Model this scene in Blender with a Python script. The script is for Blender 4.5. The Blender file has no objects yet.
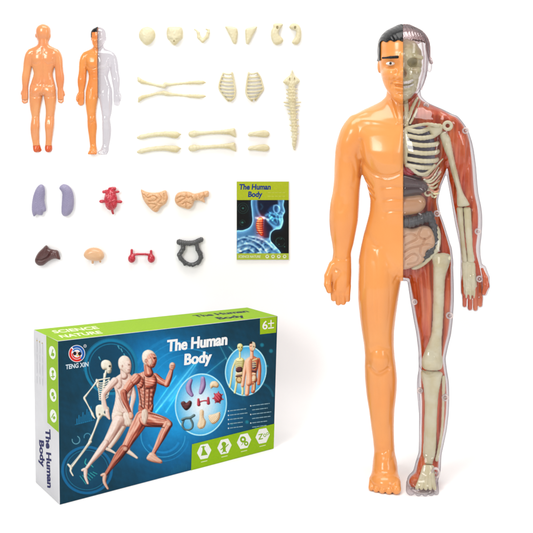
import bpy, math, random
import numpy as np
from mathutils import Vector
from mathutils.geometry import tessellate_polygon

random.seed(4)
rng = np.random.default_rng(7)
# ------------------------------------------------------------------ units
S = 0.0006            # one drawing unit is 0.6 mm (the standing figure is 28.5 cm)
F = 900.0             # camera distance to the standing figure
CX, HY = 266.5, 100.0
FH = 382.0            # camera height over the floor
WALL = 190.0
KW = (F + WALL) / F

scene = bpy.context.scene
COL = scene.collection


def to_world(v, Y0=0.0):
    """plane coordinates (x right, y down, d away) -> metres"""
    v = np.asarray(v, float)
    k = (F + Y0) / F
    out = np.empty_like(v)
    out[:, 0] = (v[:, 0] - CX) * k
    out[:, 1] = Y0 + v[:, 2] * k
    out[:, 2] = FH - (v[:, 1] - HY) * k
    return out * S


# ------------------------------------------------------------------ materials
GAIN = 0.715


def lin(c, g=GAIN):
    if isinstance(c, str):
        c = tuple(int(c[i:i + 2], 16) for i in (0, 2, 4))
    r = []
    for u in c:
        u = u / 255.0
        r.append((u / 12.92 if u <= 0.04045 else ((u + 0.055) / 1.055) ** 2.4) * g)
    return (r[0], r[1], r[2], 1.0)


def new_mat(name):
    m = bpy.data.materials.new(name)
    m.use_nodes = True
    nt = m.node_tree
    return m, nt, nt.nodes['Principled BSDF']


def plastic(name, col, rough=0.28, col2=None, scale=60.0, bump=0.0, bscale=300.0, stretch=None, spec=0.5, coat=0.0,
            lo=0.4, hi=0.65, sss=0.0):
    m, nt, p = new_mat(name)
    p.inputs['Base Color'].default_value = lin(col)
    p.inputs['Roughness'].default_value = rough
    p.inputs['Specular IOR Level'].default_value = spec
    p.inputs['Coat Weight'].default_value = coat
    p.inputs['Coat Roughness'].default_value = 0.08
    tc = nt.nodes.new('ShaderNodeTexCoord')
    mp = nt.nodes.new('ShaderNodeMapping')
    nt.links.new(tc.outputs['Object'], mp.inputs['Vector'])
    if stretch:
        mp.inputs['Scale'].default_value = stretch
    if col2 is not None:
        n = nt.nodes.new('ShaderNodeTexNoise')
        n.inputs['Scale'].default_value = scale
        n.inputs['Detail'].default_value = 5
        nt.links.new(mp.outputs['Vector'], n.inputs['Vector'])
        r = nt.nodes.new('ShaderNodeValToRGB')
        r.color_ramp.elements[0].position = lo
        r.color_ramp.elements[1].position = hi
        r.color_ramp.elements[0].color = lin(col)
        r.color_ramp.elements[1].color = lin(col2)
        nt.links.new(n.outputs['Fac'], r.inputs['Fac'])
        nt.links.new(r.outputs['Color'], p.inputs['Base Color'])
    if bump > 0:
        n2 = nt.nodes.new('ShaderNodeTexNoise')
        n2.inputs['Scale'].default_value = bscale
        n2.inputs['Detail'].default_value = 3
        nt.links.new(mp.outputs['Vector'], n2.inputs['Vector'])
        b = nt.nodes.new('ShaderNodeBump')
        b.inputs['Strength'].default_value = bump
        b.inputs['Distance'].default_value = 0.0006
        nt.links.new(n2.outputs['Fac'], b.inputs['Height'])
        nt.links.new(b.outputs['Normal'], p.inputs['Normal'])
    if sss > 0:
        p.inputs['Subsurface Weight'].default_value = sss
        p.inputs['Subsurface Radius'].default_value = (0.004, 0.0015, 0.0006)
        p.inputs['Subsurface Scale'].default_value = 1.0
    return m


def clear_plastic(name, tint, power=1.0, rough=0.06, refl0=0.05, bump=0.0):
    """thin clear plastic wall: tinted see-through that takes more tint at a slant, and a gloss"""
    m, nt, p = new_mat(name)
    nt.nodes.remove(p)
    out = nt.nodes['Material Output']
    lw = nt.nodes.new('ShaderNodeLayerWeight')
    lw.inputs['Blend'].default_value = 0.5
    inv = nt.nodes.new('ShaderNodeMath'); inv.operation = 'SUBTRACT'; inv.inputs[0].default_value = 1.0
    nt.links.new(lw.outputs['Facing'], inv.inputs[1])
    cl = nt.nodes.new('ShaderNodeMath'); cl.operation = 'MAXIMUM'; cl.inputs[1].default_value = 0.13
    nt.links.new(inv.outputs[0], cl.inputs[0])
    dv = nt.nodes.new('ShaderNodeMath'); dv.operation = 'DIVIDE'; dv.inputs[0].default_value = power
    nt.links.new(cl.outputs[0], dv.inputs[1])
    comb = nt.nodes.new('ShaderNodeCombineColor')
    for i in range(3):
        pw = nt.nodes.new('ShaderNodeMath'); pw.operation = 'POWER'; pw.inputs[0].default_value = tint[i]
        nt.links.new(dv.outputs[0], pw.inputs[1])
        nt.links.new(pw.outputs[0], comb.inputs[i])
    tr = nt.nodes.new('ShaderNodeBsdfTransparent')
    nt.links.new(comb.outputs[0], tr.inputs['Color'])
    gl = nt.nodes.new('ShaderNodeBsdfGlossy')
    gl.inputs['Roughness'].default_value = rough
    gl.inputs['Color'].default_value = (0.95, 0.95, 0.97, 1)
    p5 = nt.nodes.new('ShaderNodeMath'); p5.operation = 'POWER'; p5.inputs[1].default_value = 5.0
    nt.links.new(lw.outputs['Facing'], p5.inputs[0])
    ma = nt.nodes.new('ShaderNodeMath'); ma.operation = 'MULTIPLY_ADD'
    ma.inputs[1].default_value = 0.16; ma.inputs[2].default_value = refl0
    nt.links.new(p5.outputs[0], ma.inputs[0])
    mx = nt.nodes.new('ShaderNodeMixShader')
    nt.links.new(ma.outputs[0], mx.inputs[0])
    nt.links.new(tr.outputs[0], mx.inputs[1])
    nt.links.new(gl.outputs[0], mx.inputs[2])
    if bump > 0:
        tc = nt.nodes.new('ShaderNodeTexCoord')
        n2 = nt.nodes.new('ShaderNodeTexNoise')
        n2.inputs['Scale'].default_value = 110
        nt.links.new(tc.outputs['Object'], n2.inputs['Vector'])
        b = nt.nodes.new('ShaderNodeBump')
        b.inputs['Strength'].default_value = bump
        b.inputs['Distance'].default_value = 0.001
        nt.links.new(n2.outputs['Fac'], b.inputs['Height'])
        nt.links.new(b.outputs['Normal'], gl.inputs['Normal'])
        nt.links.new(b.outputs['Normal'], lw.inputs['Normal'])
    nt.links.new(mx.outputs[0], out.inputs['Surface'])
    return m


def print_mat(name, rough=0.55):
    m, nt, p = new_mat(name)
    a = nt.nodes.new('ShaderNodeAttribute')
    a.attribute_name = 'Col'
    n = nt.nodes.new('ShaderNodeTexNoise')
    tc = nt.nodes.new('ShaderNodeTexCoord')
    nt.links.new(tc.outputs['Object'], n.inputs['Vector'])
    n.inputs['Scale'].default_value = 900
    n.inputs['Detail'].default_value = 4
    mr = nt.nodes.new('ShaderNodeMapRange')
    mr.inputs['To Min'].default_value = 0.86
    mr.inputs['To Max'].default_value = 1.12
    nt.links.new(n.outputs['Fac'], mr.inputs['Value'])
    mul = nt.nodes.new('ShaderNodeVectorMath'); mul.operation = 'SCALE'
    nt.links.new(a.outputs['Color'], mul.inputs[0])
    nt.links.new(mr.outputs[0], mul.inputs['Scale'])
    nt.links.new(mul.outputs[0], p.inputs['Base Color'])
    p.inputs['Roughness'].default_value = rough
    p.inputs['Specular IOR Level'].default_value = 0.15
    return m


M = {}
M['skin'] = plastic('orange_plastic', 'fda04d', 0.24, 'ffa958', 25, spec=0.5, coat=0.35, bump=0.06, bscale=90)
M['skin_small'] = plastic('orange_plastic_small', 'fba04c', 0.22, 'f58a38', 40, coat=0.4)
M['skin_back'] = plastic('orange_plastic_back', 'f7a868', 0.2, 'f2945a', 45, coat=0.5)
M['hair'] = plastic('black_paint', '101013', 0.2, bump=0.35, bscale=800, spec=0.3, stretch=(1.0, 0.25, 0.25))
M['black'] = plastic('black_dot', '0c0b0c', 0.35)
M['white'] = plastic('white_paint', 'fbf6ee', 0.3)
M['muscle'] = plastic('muscle_red', 'e4500c', 0.3, 'f5803e', 90, bump=0.35, bscale=260, stretch=(3.0, 1.0, 0.35), lo=0.42, hi=0.7, coat=0.2)
M['muscle_pale'] = plastic('muscle_pale', 'ee9a78', 0.3, 'f6b89c', 90, stretch=(3, 1, .35))
M['bone'] = plastic('bone_plastic', 'efe6c2', 0.32, 'e4d6a8', 130, bump=0.15, bscale=700, spec=0.4)
M['bone_fig'] = plastic('bone_plastic_figure', 'f6efcc', 0.34, 'ece0b2', 140, bump=0.25, bscale=600, spec=0.4)
M['skull'] = plastic('skull_plastic', 'd9cc98', 0.2, 'efe7c4', 130, bump=0.35, bscale=700)
M['lilac'] = plastic('lilac_plastic', '9b94b6', 0.4, 'aaa4c2', 90, bump=0.3, bscale=900)
M['lung'] = plastic('lung_plastic', '6a6276', 0.3, '857e92', 120)
M['red'] = plastic('red_plastic', 'c3122c', 0.22, 'da2a44', 260, bump=0.5, bscale=600, coat=0.4)
M['brown'] = plastic('brown_plastic', '57302e', 0.26, '633a37', 120, bump=0.2, bscale=700, coat=0.3)
M['liver'] = plastic('liver_plastic', '3a181a', 0.2, '4a2022', 120, coat=0.5)
M['peach'] = plastic('peach_plastic', 'f3c294', 0.3, 'efb684', 200, coat=0.2)
M['intest'] = plastic('intestine_plastic', 'f4c298', 0.3, 'f8d0ae', 120, coat=0.3)
M['tan'] = plastic('tan_plastic', 'dea472', 0.24, 'e6b280', 80, coat=0.4)
M['grey'] = plastic('grey_plastic', '4d4e50', 0.32, '565759', 140, bump=0.2, bscale=900, coat=0.2)
M['clear'] = clear_plastic('clear_plastic', (0.882, 0.872, 0.88), 1.0, refl0=0.05, bump=0.35)
M['clear_small'] = clear_plastic('clear_plastic_small', (0.885, 0.875, 0.89), 0.8, rough=0.12, refl0=0.1)
M['clear_hair'] = clear_plastic('clear_plastic_hair', (0.86, 0.80, 0.80), 1.0, rough=0.14, refl0=0.09, bump=0.5)
M['peg'] = plastic('milky_plastic_peg', 'fbeae6', 0.15)
M['peg'].node_tree.nodes['Principled BSDF'].inputs['Alpha'].default_value = 0.72
M['carton'] = plastic('white_card', 'dcdce0', 0.5, 'e4e4e8', 60, spec=0.25)
M['print'] = print_mat('printed_card')
M['paper'] = plastic('paper', 'ecece8', 0.6)


# ------------------------------------------------------------------ objects
def thing(name, label, cat, loc, group=None):
    o = bpy.data.objects.new(name, None)
    o.empty_display_size = 0.01
    COL.objects.link(o)
    o.location = loc
    o['label'] = label
    o['category'] = cat
    if group:
        o['group'] = group
    return o


def base_loc(x, y, Y0=0.0, d=0.0):
    return Vector(to_world([(x, y, d)], Y0)[0])


def abs_loc(o):
    v = Vector((0, 0, 0))
    while o is not None:
        v += Vector(o.location)
        o = o.parent
    return v


def mk(name, verts, faces, mat, parent=None, smooth=True, origin=None, cols=None, tag=None):
    """verts in metres (world); faces (n,4) / (n,3) arrays or list of lists"""
    verts = np.asarray(verts, float)
    if parent is not None:
        pl = np.array(abs_loc(parent))
        off = pl
        loc = Vector((0, 0, 0))
    else:
        if origin is None:
            mn, mx = verts.min(0), verts.max(0)
            origin = ((mn[0] + mx[0]) / 2, (mn[1] + mx[1]) / 2, mn[2])
        off = np.array(origin)
        loc = Vector(origin)
    me = bpy.data.meshes.new(name)
    me.from_pydata((verts - off).tolist(), [], faces.tolist() if hasattr(faces, 'tolist') else faces)
    if smooth:
        me.polygons.foreach_set('use_smooth', [True] * len(me.polygons))
    if cols is not None:
        at = me.color_attributes.new('Col', 'FLOAT_COLOR', 'POINT')
        at.data.foreach_set('color', np.asarray(cols, np.float32).ravel())
    me.materials.append(mat)
    me.update()
    o = bpy.data.objects.new(name, me)
    COL.objects.link(o)
    o.parent = parent
    o.location = loc
    if tag:
        o['label'], o['category'] = tag[0], tag[1]
        if len(tag) > 2:
            o['group'] = tag[2]
    return o


# ------------------------------------------------------------------ distance fields
class Grid:
    def __init__(s, x0, x1, y0, y1, z0, z1, h):
        s.h = h
        s.o = np.array([x0, y0, z0], float)
        s.xs = np.arange(x0, x1 + h, h)
        s.ys = np.arange(y0, y1 + h, h)
        s.zs = np.arange(z0, z1 + h, h)
        s.x = s.xs[:, None, None].astype(np.float32)
        s.y = s.ys[None, :, None].astype(np.float32)
        s.z = s.zs[None, None, :].astype(np.float32)
        s.shape = (len(s.xs), len(s.ys), len(s.zs))

    def full(s, v=1e3):
        return np.full(s.shape, v, np.float32)


def smin(a, b, k):
    if np.isscalar(k) and k <= 0:
        return np.minimum(a, b)
    h = np.clip(0.5 + 0.5 * (b - a) / k, 0, 1)
    return b + (a - b) * h - k * h * (1 - h)


def smax(a, b, k):
    return -smin(-a, -b, k)


def ell(g, c, r):
    px, py, pz = (g.x - c[0]), (g.y - c[1]), (g.z - c[2])
    k0 = np.sqrt((px / r[0]) ** 2 + (py / r[1]) ** 2 + (pz / r[2]) ** 2)
    k1 = np.sqrt((px / r[0] ** 2) ** 2 + (py / r[1] ** 2) ** 2 + (pz / r[2] ** 2) ** 2)
    return np.where(k0 < 1e-3, -min(r), k0 * (k0 - 1) / np.maximum(k1, 1e-6))


def cap(g, a, b, ra, rb=None):
    rb = ra if rb is None else rb
    a = np.asarray(a, float); b = np.asarray(b, float)
    ba = b - a
    L = max(float(ba @ ba), 1e-9)
    px, py, pz = g.x - a[0], g.y - a[1], g.z - a[2]
    t = np.clip((px * ba[0] + py * ba[1] + pz * ba[2]) / L, 0, 1)
    return np.sqrt((px - t * ba[0]) ** 2 + (py - t * ba[1]) ** 2 + (pz - t * ba[2]) ** 2) - (ra + (rb - ra) * t)


def tube(g, pts, k=0.4):
    f = None
    for p, q in zip(pts[:-1], pts[1:]):
        c = cap(g, p[:3], q[:3], p[3], q[3])
        f = c if f is None else smin(f, c, k)
    return f


def sd_poly(X, Y, poly):
    d = np.full(np.broadcast(X, Y).shape, 1e9, np.float32)
    s = np.ones_like(d)
    n = len(poly)
    j = n - 1
    for i in range(n):
        ax, ay = poly[i]; bx, by = poly[j]
        ex, ey = bx - ax, by - ay
        wx, wy = X - ax, Y - ay
        t = np.clip((wx * ex + wy * ey) / max(ex * ex + ey * ey, 1e-9), 0, 1)
        d = np.minimum(d, (wx - ex * t) ** 2 + (wy - ey * t) ** 2)
        c1 = Y >= ay; c2 = Y < by; c3 = (ex * wy) > (ey * wx)
        fl = (c1 & c2 & c3) | (~c1 & ~c2 & ~c3)
        s = np.where(fl, -s, s)
        j = i
    return s * np.sqrt(d)


def sd_line2(X, Y, pts):
    d = None
    for (ax, ay), (bx, by) in zip(pts[:-1], pts[1:]):
        ex, ey = bx - ax, by - ay
        t = np.clip(((X - ax) * ex + (Y - ay) * ey) / max(ex * ex + ey * ey, 1e-9), 0, 1)
        q = np.hypot(X - ax - ex * t, Y - ay - ey * t)
        d = q if d is None else np.minimum(d, q)
    return d


def catmull(pts, n=6, closed=True):
    P = [np.array(p, float) for p in pts]
    out = []
    m = len(P)
    rngi = range(m) if closed else range(m - 1)
    for i in rngi:
        if closed:
            p0, p1, p2, p3 = P[i - 1], P[i], P[(i + 1) % m], P[(i + 2) % m]
        else:
            p0, p1, p2, p3 = P[max(i - 1, 0)], P[i], P[i + 1], P[min(i + 2, m - 1)]
        for q in range(n):
            t = q / n
            out.append(0.5 * ((2 * p1) + (-p0 + p2) * t + (2 * p0 - 5 * p1 + 4 * p2 - p3) * t * t + (-p0 + 3 * p1 - 3 * p2 + p3) * t ** 3))
    if not closed:
        out.append(P[-1])
    return [tuple(v) for v in out]


def pillow(g, poly, T, R, zc, smooth=True):
    if smooth:
        poly = catmull(poly, 5)
    sd = sd_poly(g.x[:, :, 0], g.y[:, :, 0], poly)[:, :, None]
    e = np.clip(-sd, 0, R) / R
    half = T * np.sqrt(np.maximum(1 - (1 - e) ** 2, 0))
    az = np.abs(g.z - zc)
    return np.where(sd < 0, az - half, np.hypot(np.maximum(sd, 0), az))


def nets(v, o, h):
    s = v < 0
    nx, ny, nz = v.shape
    cnt = np.zeros((nx - 1, ny - 1, nz - 1), np.int8)
    for a in (0, 1):
        for b in (0, 1):
            for c in (0, 1):
                cnt += s[a:nx - 1 + a, b:ny - 1 + b, c:nz - 1 + c]
    mask = (cnt > 0) & (cnt < 8)
    I, J, K = np.nonzero(mask)
    idx = np.full(mask.shape, -1, np.int64)
    idx[mask] = np.arange(len(I))
    pos = np.zeros((len(I), 3)); num = np.zeros(len(I))
    for ax in range(3):
        for u in (0, 1):
            for w in (0, 1):
                a = [0, 0, 0]
                oth = [q for q in range(3) if q != ax]
                a[oth[0]] = u; a[oth[1]] = w
                b = list(a); b[ax] = 1
                va = v[I + a[0], J + a[1], K + a[2]].astype(float)
                vb = v[I + b[0], J + b[1], K + b[2]].astype(float)
                cr = (va < 0) != (vb < 0)
                t = np.where(cr, va / np.where(cr, va - vb, 1), 0)
                p = np.array(a, float)[None, :].repeat(len(I), 0)
                p[:, ax] = t
                pos[cr] += p[cr]; num[cr] += 1
    pos /= np.maximum(num, 1)[:, None]
    V = (pos + np.stack([I, J, K], 1)) * h + o
    faces = []
    for ax in range(3):
        sl0 = [slice(None)] * 3; sl1 = [slice(None)] * 3
        sl0[ax] = slice(0, -1); sl1[ax] = slice(1, None)
        cr = s[tuple(sl0)] != s[tuple(sl1)]
        first = s[tuple(sl0)]
        E = np.argwhere(cr)
        b, c = (ax + 1) % 3, (ax + 2) % 3
        ok = (E[:, b] > 0) & (E[:, c] > 0) & (E[:, b] < v.shape[b] - 1) & (E[:, c] < v.shape[c] - 1)
        E = E[ok]
        fl = first[E[:, 0], E[:, 1], E[:, 2]]
        q = []
        for db, dc in ((-1, -1), (0, -1), (0, 0), (-1, 0)):
            t = E.copy(); t[:, b] += db; t[:, c] += dc
            q.append(idx[t[:, 0], t[:, 1], t[:, 2]])
        q = np.stack(q, 1)
        q[~fl] = q[~fl][:, ::-1]
        faces.append(q)
    Fc = np.concatenate(faces)
    return V, Fc


def relax(V, Fc, it=2, lam=0.5):
    n = len(V)
    a = Fc.ravel(); b = np.roll(Fc, -1, 1).ravel()
    deg = np.bincount(a, minlength=n) + np.bincount(b, minlength=n)
    for i in range(it):
        for l in (lam, -lam * 1.04):
            acc = np.zeros_like(V)
            for q in range(3):
                acc[:, q] = np.bincount(a, V[b, q], n) + np.bincount(b, V[a, q], n)
            V = V + l * (acc / np.maximum(deg, 1)[:, None] - V)
    return V


TURN = math.atan2(403.0 - CX, F)      # the figure stands turned a little, square to the viewer


def turn(V):
    U = V.copy()
    c, s_ = math.cos(TURN), math.sin(TURN)
    U[:, 0] = 403.0 + (V[:, 0] - 403.0) * c + V[:, 2] * s_
    U[:, 2] = V[:, 2] * c - (V[:, 0] - 403.0) * s_
    return U


def field_obj(name, g, f, mat, parent=None, Y0=0.0, tag=None, it=1, post=None, drop=None):
    # keep the surface closed at the borders of the grid
    f = f.copy()
    for ax in range(3):
        sl = [slice(None)] * 3
        for e in (0, -1):
            sl[ax] = e
            f[tuple(sl)] = np.maximum(f[tuple(sl)], 0.3 * g.h)
    V, Fc = nets(f, g.o, g.h)
    if it:
        V = relax(V, Fc, it)
    if drop is not None:          # leave the shell open along its seam
        Fc = Fc[~(V[Fc, 0] < drop).all(1)]
        used = np.unique(Fc); mp = np.full(len(V), -1); mp[used] = np.arange(len(used))
        V, Fc = V[used], mp[Fc]
    if post is not None:
        V = post(V)
    elif Y0 == 0.0:
        V = turn(V)
    return mk(name, to_world(V, Y0), Fc, mat, parent, True, None, None, tag)


def bounds_of(pts, pad, z0, z1, h):
    a = np.array([p[:2] for p in pts], float)
    return Grid(a[:, 0].min() - pad, a[:, 0].max() + pad, a[:, 1].min() - pad, a[:, 1].max() + pad, z0, z1, h)


def nz(x, y, s, seed):
    """cheap smooth noise from sines"""
    r = np.random.default_rng(seed)
    out = 0
    for i in range(5):
        a = r.uniform(0, 6.28); b = r.uniform(0, 6.28); f = r.uniform(0.6, 1.7) / s
        out = out + np.sin((x * math.cos(a) + y * math.sin(a)) * f * 6.28 + b)
    return out / 5


# ------------------------------------------------------------------ the setting
def build_backdrop():
    prof = [(-1500.0, 0.0), (-700.0, 0.0), (WALL - 50, 0.0)]
    for i in range(1, 13):
        a = i / 12 * math.pi / 2
        prof.append((WALL - 50 + 50 * math.sin(a), 50 - 50 * math.cos(a)))
    prof += [(WALL, 700.0), (WALL, 1300.0)]
    xs = np.linspace(-1300, 1300, 14)
    v = [(x * S, p[0] * S, p[1] * S) for p in prof for x in xs]
    n = len(xs)
    f = [(r * n + c, r * n + c + 1, (r + 1) * n + c + 1, (r + 1) * n + c) for r in range(len(prof) - 1) for c in range(n - 1)]
    m, nt, p = new_mat('white_paper')
    p.inputs['Roughness'].default_value = 0.8
    p.inputs['Specular IOR Level'].default_value = 0.1
    tc = nt.nodes.new('ShaderNodeTexCoord')
    n1 = nt.nodes.new('ShaderNodeTexNoise'); n1.inputs['Scale'].default_value = 30
    nt.links.new(tc.outputs['Object'], n1.inputs['Vector'])
    r = nt.nodes.new('ShaderNodeValToRGB')
    r.color_ramp.elements[0].color = (0.93, 0.93, 0.93, 1)
    r.color_ramp.elements[1].color = (0.95, 0.95, 0.95, 1)
    nt.links.new(n1.outputs['Fac'], r.inputs['Fac'])
    nt.links.new(r.outputs['Color'], p.inputs['Base Color'])
    o = mk('backdrop', v, f, m, None, True, (0, 0, 0))
    o['kind'] = 'structure'


build_backdrop()

# ------------------------------------------------------------------ the body field
MID = 403.2


def limb(g, Fb, table, k, pw=2.2, endk=3.0):
    t = np.array(table, float)
    y0, y1 = t[0, 0], t[-1, 0]
    xl_min, xr_max = t[:, 1].min() - 12, t[:, 2].max() + 12
    i0, i1 = np.searchsorted(g.xs, [xl_min, xr_max])
    j0, j1 = np.searchsorted(g.ys, [y0 - 8, y1 + 8])
    ys = g.ys[j0:j1]

    def it(c):
        a = np.interp(ys, t[:, 0], t[:, c])
        for _ in range(10):
            a = np.concatenate([[a[0]], (a[:-2] + 2 * a[1:-1] + a[2:]) / 4, [a[-1]]])
        return a[None, :, None].astype(np.float32)
    xl, xr, zf, zb = it(1), it(2), it(3), it(4)
    cx, rx, cz, rz = (xl + xr) / 2, (xr - xl) / 2, (zf + zb) / 2, (zb - zf) / 2
    u = np.abs(g.x[i0:i1] - cx) / rx
    w = np.abs(g.z - cz) / rz
    p = np.maximum((u ** pw + w ** pw) ** (1 / pw), 1e-3)
    k1 = np.maximum(np.sqrt((u / rx) ** 2 + (w / rz) ** 2), 1e-3 / np.maximum(rx, rz))
    f = p * (p - 1) / k1
    y = ys[None, :, None].astype(np.float32)
    f = smax(f, np.maximum(y0 - y, y - y1), endk)
    kk = np.interp(ys, [112, 134, 158, 170], [11, 9, 3, 3])[None, :, None].astype(np.float32) if k == 'arm' else k
    Fb[i0:i1, j0:j1] = smin(Fb[i0:i1, j0:j1], f, kk)


def blob(g, Fb, f_fn, box, k, op='add'):
    i0, i1 = np.searchsorted(g.xs, box[0:2]); j0, j1 = np.searchsorted(g.ys, box[2:4])
    i0, j0 = max(i0, 0), max(j0, 0)

    class Sub:
        pass
    q = Sub(); q.x = g.x[i0:i1]; q.y = g.y[:, j0:j1]; q.z = g.z
    f = f_fn(q)
    a = Fb[i0:i1, j0:j1]
    Fb[i0:i1, j0:j1] = smin(a, f, k) if op == 'add' else smax(a, -f, k)


BG = Grid(322, 492, 20, 486, -46, 36, 0.8)
FB = BG.full()
HEAD = [(25.6, 399, 409, -8, 10), (28, 391, 417, -14, 16), (32, 385, 422.5, -20, 22), (38, 380.8, 426.6, -25, 27),
        (44, 379, 428.6, -27.5, 29), (52, 378.6, 429, -28, 30), (60, 379.2, 428.6, -27.5, 29), (66, 379.7, 427.8, -27, 27),
        (73, 380.6, 426.8, -27, 23), (80, 382.4, 425, -27, 16), (86, 384.6, 422.6, -27, 8), (92, 388, 419, -27, 2),
        (98, 393, 413.6, -26, -4), (101.5, 397.5, 409, -24, -9), (103.6, 401, 405.4, -20, -12)]
NECK = [(74, 388, 419.5, -10, 20), (88, 387.2, 420.2, -12, 20), (96, 386.2, 420.8, -13, 20), (102, 383, 424, -13, 20), (110, 380, 427, -14, 20)]
TORSO = [(100, 384, 423, -4, 10), (104, 376, 430, -9, 15), (110, 363, 444, -15, 19), (118, 355, 452, -21, 22), (130, 352, 455, -26, 24),
         (150, 356, 452, -29, 26), (170, 361, 446.5, -28, 25), (185, 367, 440.5, -26, 23), (200, 370.5, 437, -24, 21), (212, 369.8, 439.3, -23, 20),
         (222, 367.4, 443, -22.5, 20), (235, 363.8, 447, -22.5, 21), (245, 361.6, 450, -22.5, 22), (258, 359.4, 451.6, -22.5, 24),
         (266, 359, 451.8, -22, 24), (272, 372, 435, -19, 22), (279.5, 398, 409, -10, 14)]
LEG_A = [(245, 363, 402.2, -20, 20), (262, 359, 403.2, -22, 24), (272, 358.6, 402.6, -23, 25), (285, 358.2, 400.6, -24, 24), (300, 358.2, 398.2, -23, 22),
         (319, 360.2, 395.6, -21, 19), (332, 362, 394.2, -19, 17), (345, 364.2, 394, -17.5, 15), (356, 365.2, 394.7, -17.5, 14), (368, 364.8, 396.2, -16, 15),
         (380, 365, 397.2, -14, 18), (392, 366, 396.8, -12, 19), (400, 366.9, 396, -11.5, 19), (412, 369, 394.6, -11, 17), (428, 371.2, 394, -10, 13),
         (440, 373, 394.2, -9.5, 11), (452, 374.2, 394.8, -9, 11), (466, 374, 396.5, -9, 12), (472, 374, 396, -8, 12)]
LEG_B = [(245, 404.5, 450, -20, 20), (262, 404.6, 452, -22, 24), (272, 405.5, 452.4, -23, 25), (285, 408, 452.8, -24, 24), (300, 410.2, 452.8, -23, 22),
         (319, 413.5, 451.6, -21, 19), (332, 416, 450, -19, 17), (345, 417.6, 446.8, -17.5, 15), (356, 418.5, 444.6, -17.5, 14), (368, 418.4, 446, -16, 15),
         (380, 418, 448, -14, 18), (392, 418.3, 448.6, -12, 19), (400, 419, 448.6, -11.5, 19), (412, 419, 448, -11, 17), (428, 418.7, 446, -10, 13),
         (440, 418.7, 443.5, -9.5, 11), (452, 418.5, 440.9, -9, 11), (466, 416.5, 440, -9, 12), (472, 417, 439, -8, 12)]
ARM_A = [(116, 351, 364, -8, 10), (119, 348, 367, -12, 14), (123, 344.8, 369, -15, 17), (130, 340.8, 369, -17, 19), (142, 336.8, 366.5, -18, 19), (150, 335.4, 364.3, -17.5, 18),
         (166, 334.4, 362.6, -16, 16), (179, 334.2, 361.3, -15, 15), (192, 333, 360, -14, 14), (204, 330.5, 359.5, -14, 14), (212, 329.6, 359, -14, 14),
         (222, 329.3, 358.3, -13.5, 13), (234, 330.2, 356, -12, 12), (245, 332.3, 353.8, -10.5, 10), (254, 333.4, 351.2, -9.5, 9), (265, 331.6, 351.6, -9.5, 8),
         (275, 331, 351.7, -9, 8), (290, 330.8, 351, -7.5, 7.5), (294, 331.5, 350.3, -6.5, 6.5)]
ARM_B = [(116, 443, 456, -8, 10), (119, 440, 459, -12, 14), (123, 438, 462.4, -15, 17), (130, 438, 466.8, -17, 19), (142, 440.6, 470.6, -18, 19), (150, 442.7, 472.2, -17.5, 18),
         (166, 445, 474.3, -16, 16), (179, 446.6, 475.2, -15, 15), (192, 449, 476.4, -14, 14), (204, 451, 479, -14, 14), (212, 452.3, 480.1, -14, 14),
         (222, 453.9, 480.3, -13.5, 13), (234, 456.5, 479.6, -12, 12), (245, 458.7, 478.2, -10.5, 10), (254, 459.4, 478.6, -9.5, 9), (265, 459.3, 480.6, -9.5, 8),
         (275, 459.2, 481.4, -9, 8), (290, 459.4, 481.6, -7.5, 7.5), (294, 460, 481, -6.5, 6.5)]
limb(BG, FB, TORSO, 0, 2.35)
limb(BG, FB, NECK, 5.0)
limb(BG, FB, HEAD, 2.0, 2.15)
for T_ in (LEG_A, LEG_B):
    limb(BG, FB, T_, 2.2, 2.1)
for T_ in (ARM_A, ARM_B):
    limb(BG, FB, T_, 'arm', 2.2)


def hand(side):
    xs = [(333.6, 303.4, 2.9), (338.4, 307.4, 3.0), (343.4, 306.8, 3.0), (348, 303.6, 2.7)]
    if side > 0:
        xs = [(478.2, 304.6, 2.9), (473.6, 308.6, 3.0), (468.4, 308.2, 3.0), (463.2, 305.4, 2.7)]
    for (x, ye, r) in xs:
        pts = [(x + (0.6 if side < 0 else -0.4), 287, -2.6, r + .1), (x, 295, -3.4, r), (x, ye - r * 0.9, -1.2, r - 0.25)]
        blob(BG, FB, lambda q: tube(q, pts, 0.3), (x - 9, x + 9, 276, 316), 0.7)
        for yc in (294.8, 300.0):
            blob(BG, FB, lambda q: cap(q, (x - 3, yc, -7.2), (x + 3, yc, -7.2), 0.9), (x - 6, x + 6, yc - 4, yc + 4), 0.8, 'sub')
    t = [(333, 266, -4, 4.0), (328.6, 277, -6, 3.9), (328.2, 285, -8, 3.6), (330.0, 291, -9, 2.9)]
    if side > 0:
        t = [(480, 266, -4, 4.0), (482.8, 274, -6, 3.9), (483.4, 282, -8, 3.5), (481.6, 288.5, -9, 2.9)]
    blob(BG, FB, lambda q: tube(q, t, 1.0), (t[1][0] - 16, t[1][0] + 16, 255, 300), 2.0)


hand(-1)
hand(1)


def foot(ax, mx, sgn):
    # ax ankle centre, mx toe row centre, sgn +1 when the big toe is on the right
    blob(BG, FB, lambda q: ell(q, (mx, 475, -14), (14.8, 10, 16.5)), (mx - 30, mx + 30, 450, 488), 6.0)
    blob(BG, FB, lambda q: ell(q, (ax * .7 + mx * .3, 466.5, -5), (11.6, 15, 13.5)), (mx - 30, mx + 30, 445, 488), 5.0)
    blob(BG, FB, lambda q: ell(q, (ax + 0.5, 474, 7), (8.5, 9, 8)), (mx - 30, mx + 30, 450, 488), 4.0)
    toes = [(11.2, -28.5, 4.6), (4.0, -29.5, 3.4), (-2.4, -28.8, 3.3), (-8.2, -27, 3.1), (-13.0, -24.5, 2.9)]
    for (dx, d, r) in toes:
        x = mx + sgn * dx
        pts = [(mx + sgn * dx * .92, 475, d + 10, r + 0.6), (x, 482.2 - r, d, r)]
        blob(BG, FB, lambda q: tube(q, pts), (x - 12, x + 12, 462, 488), 0.9)


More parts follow.
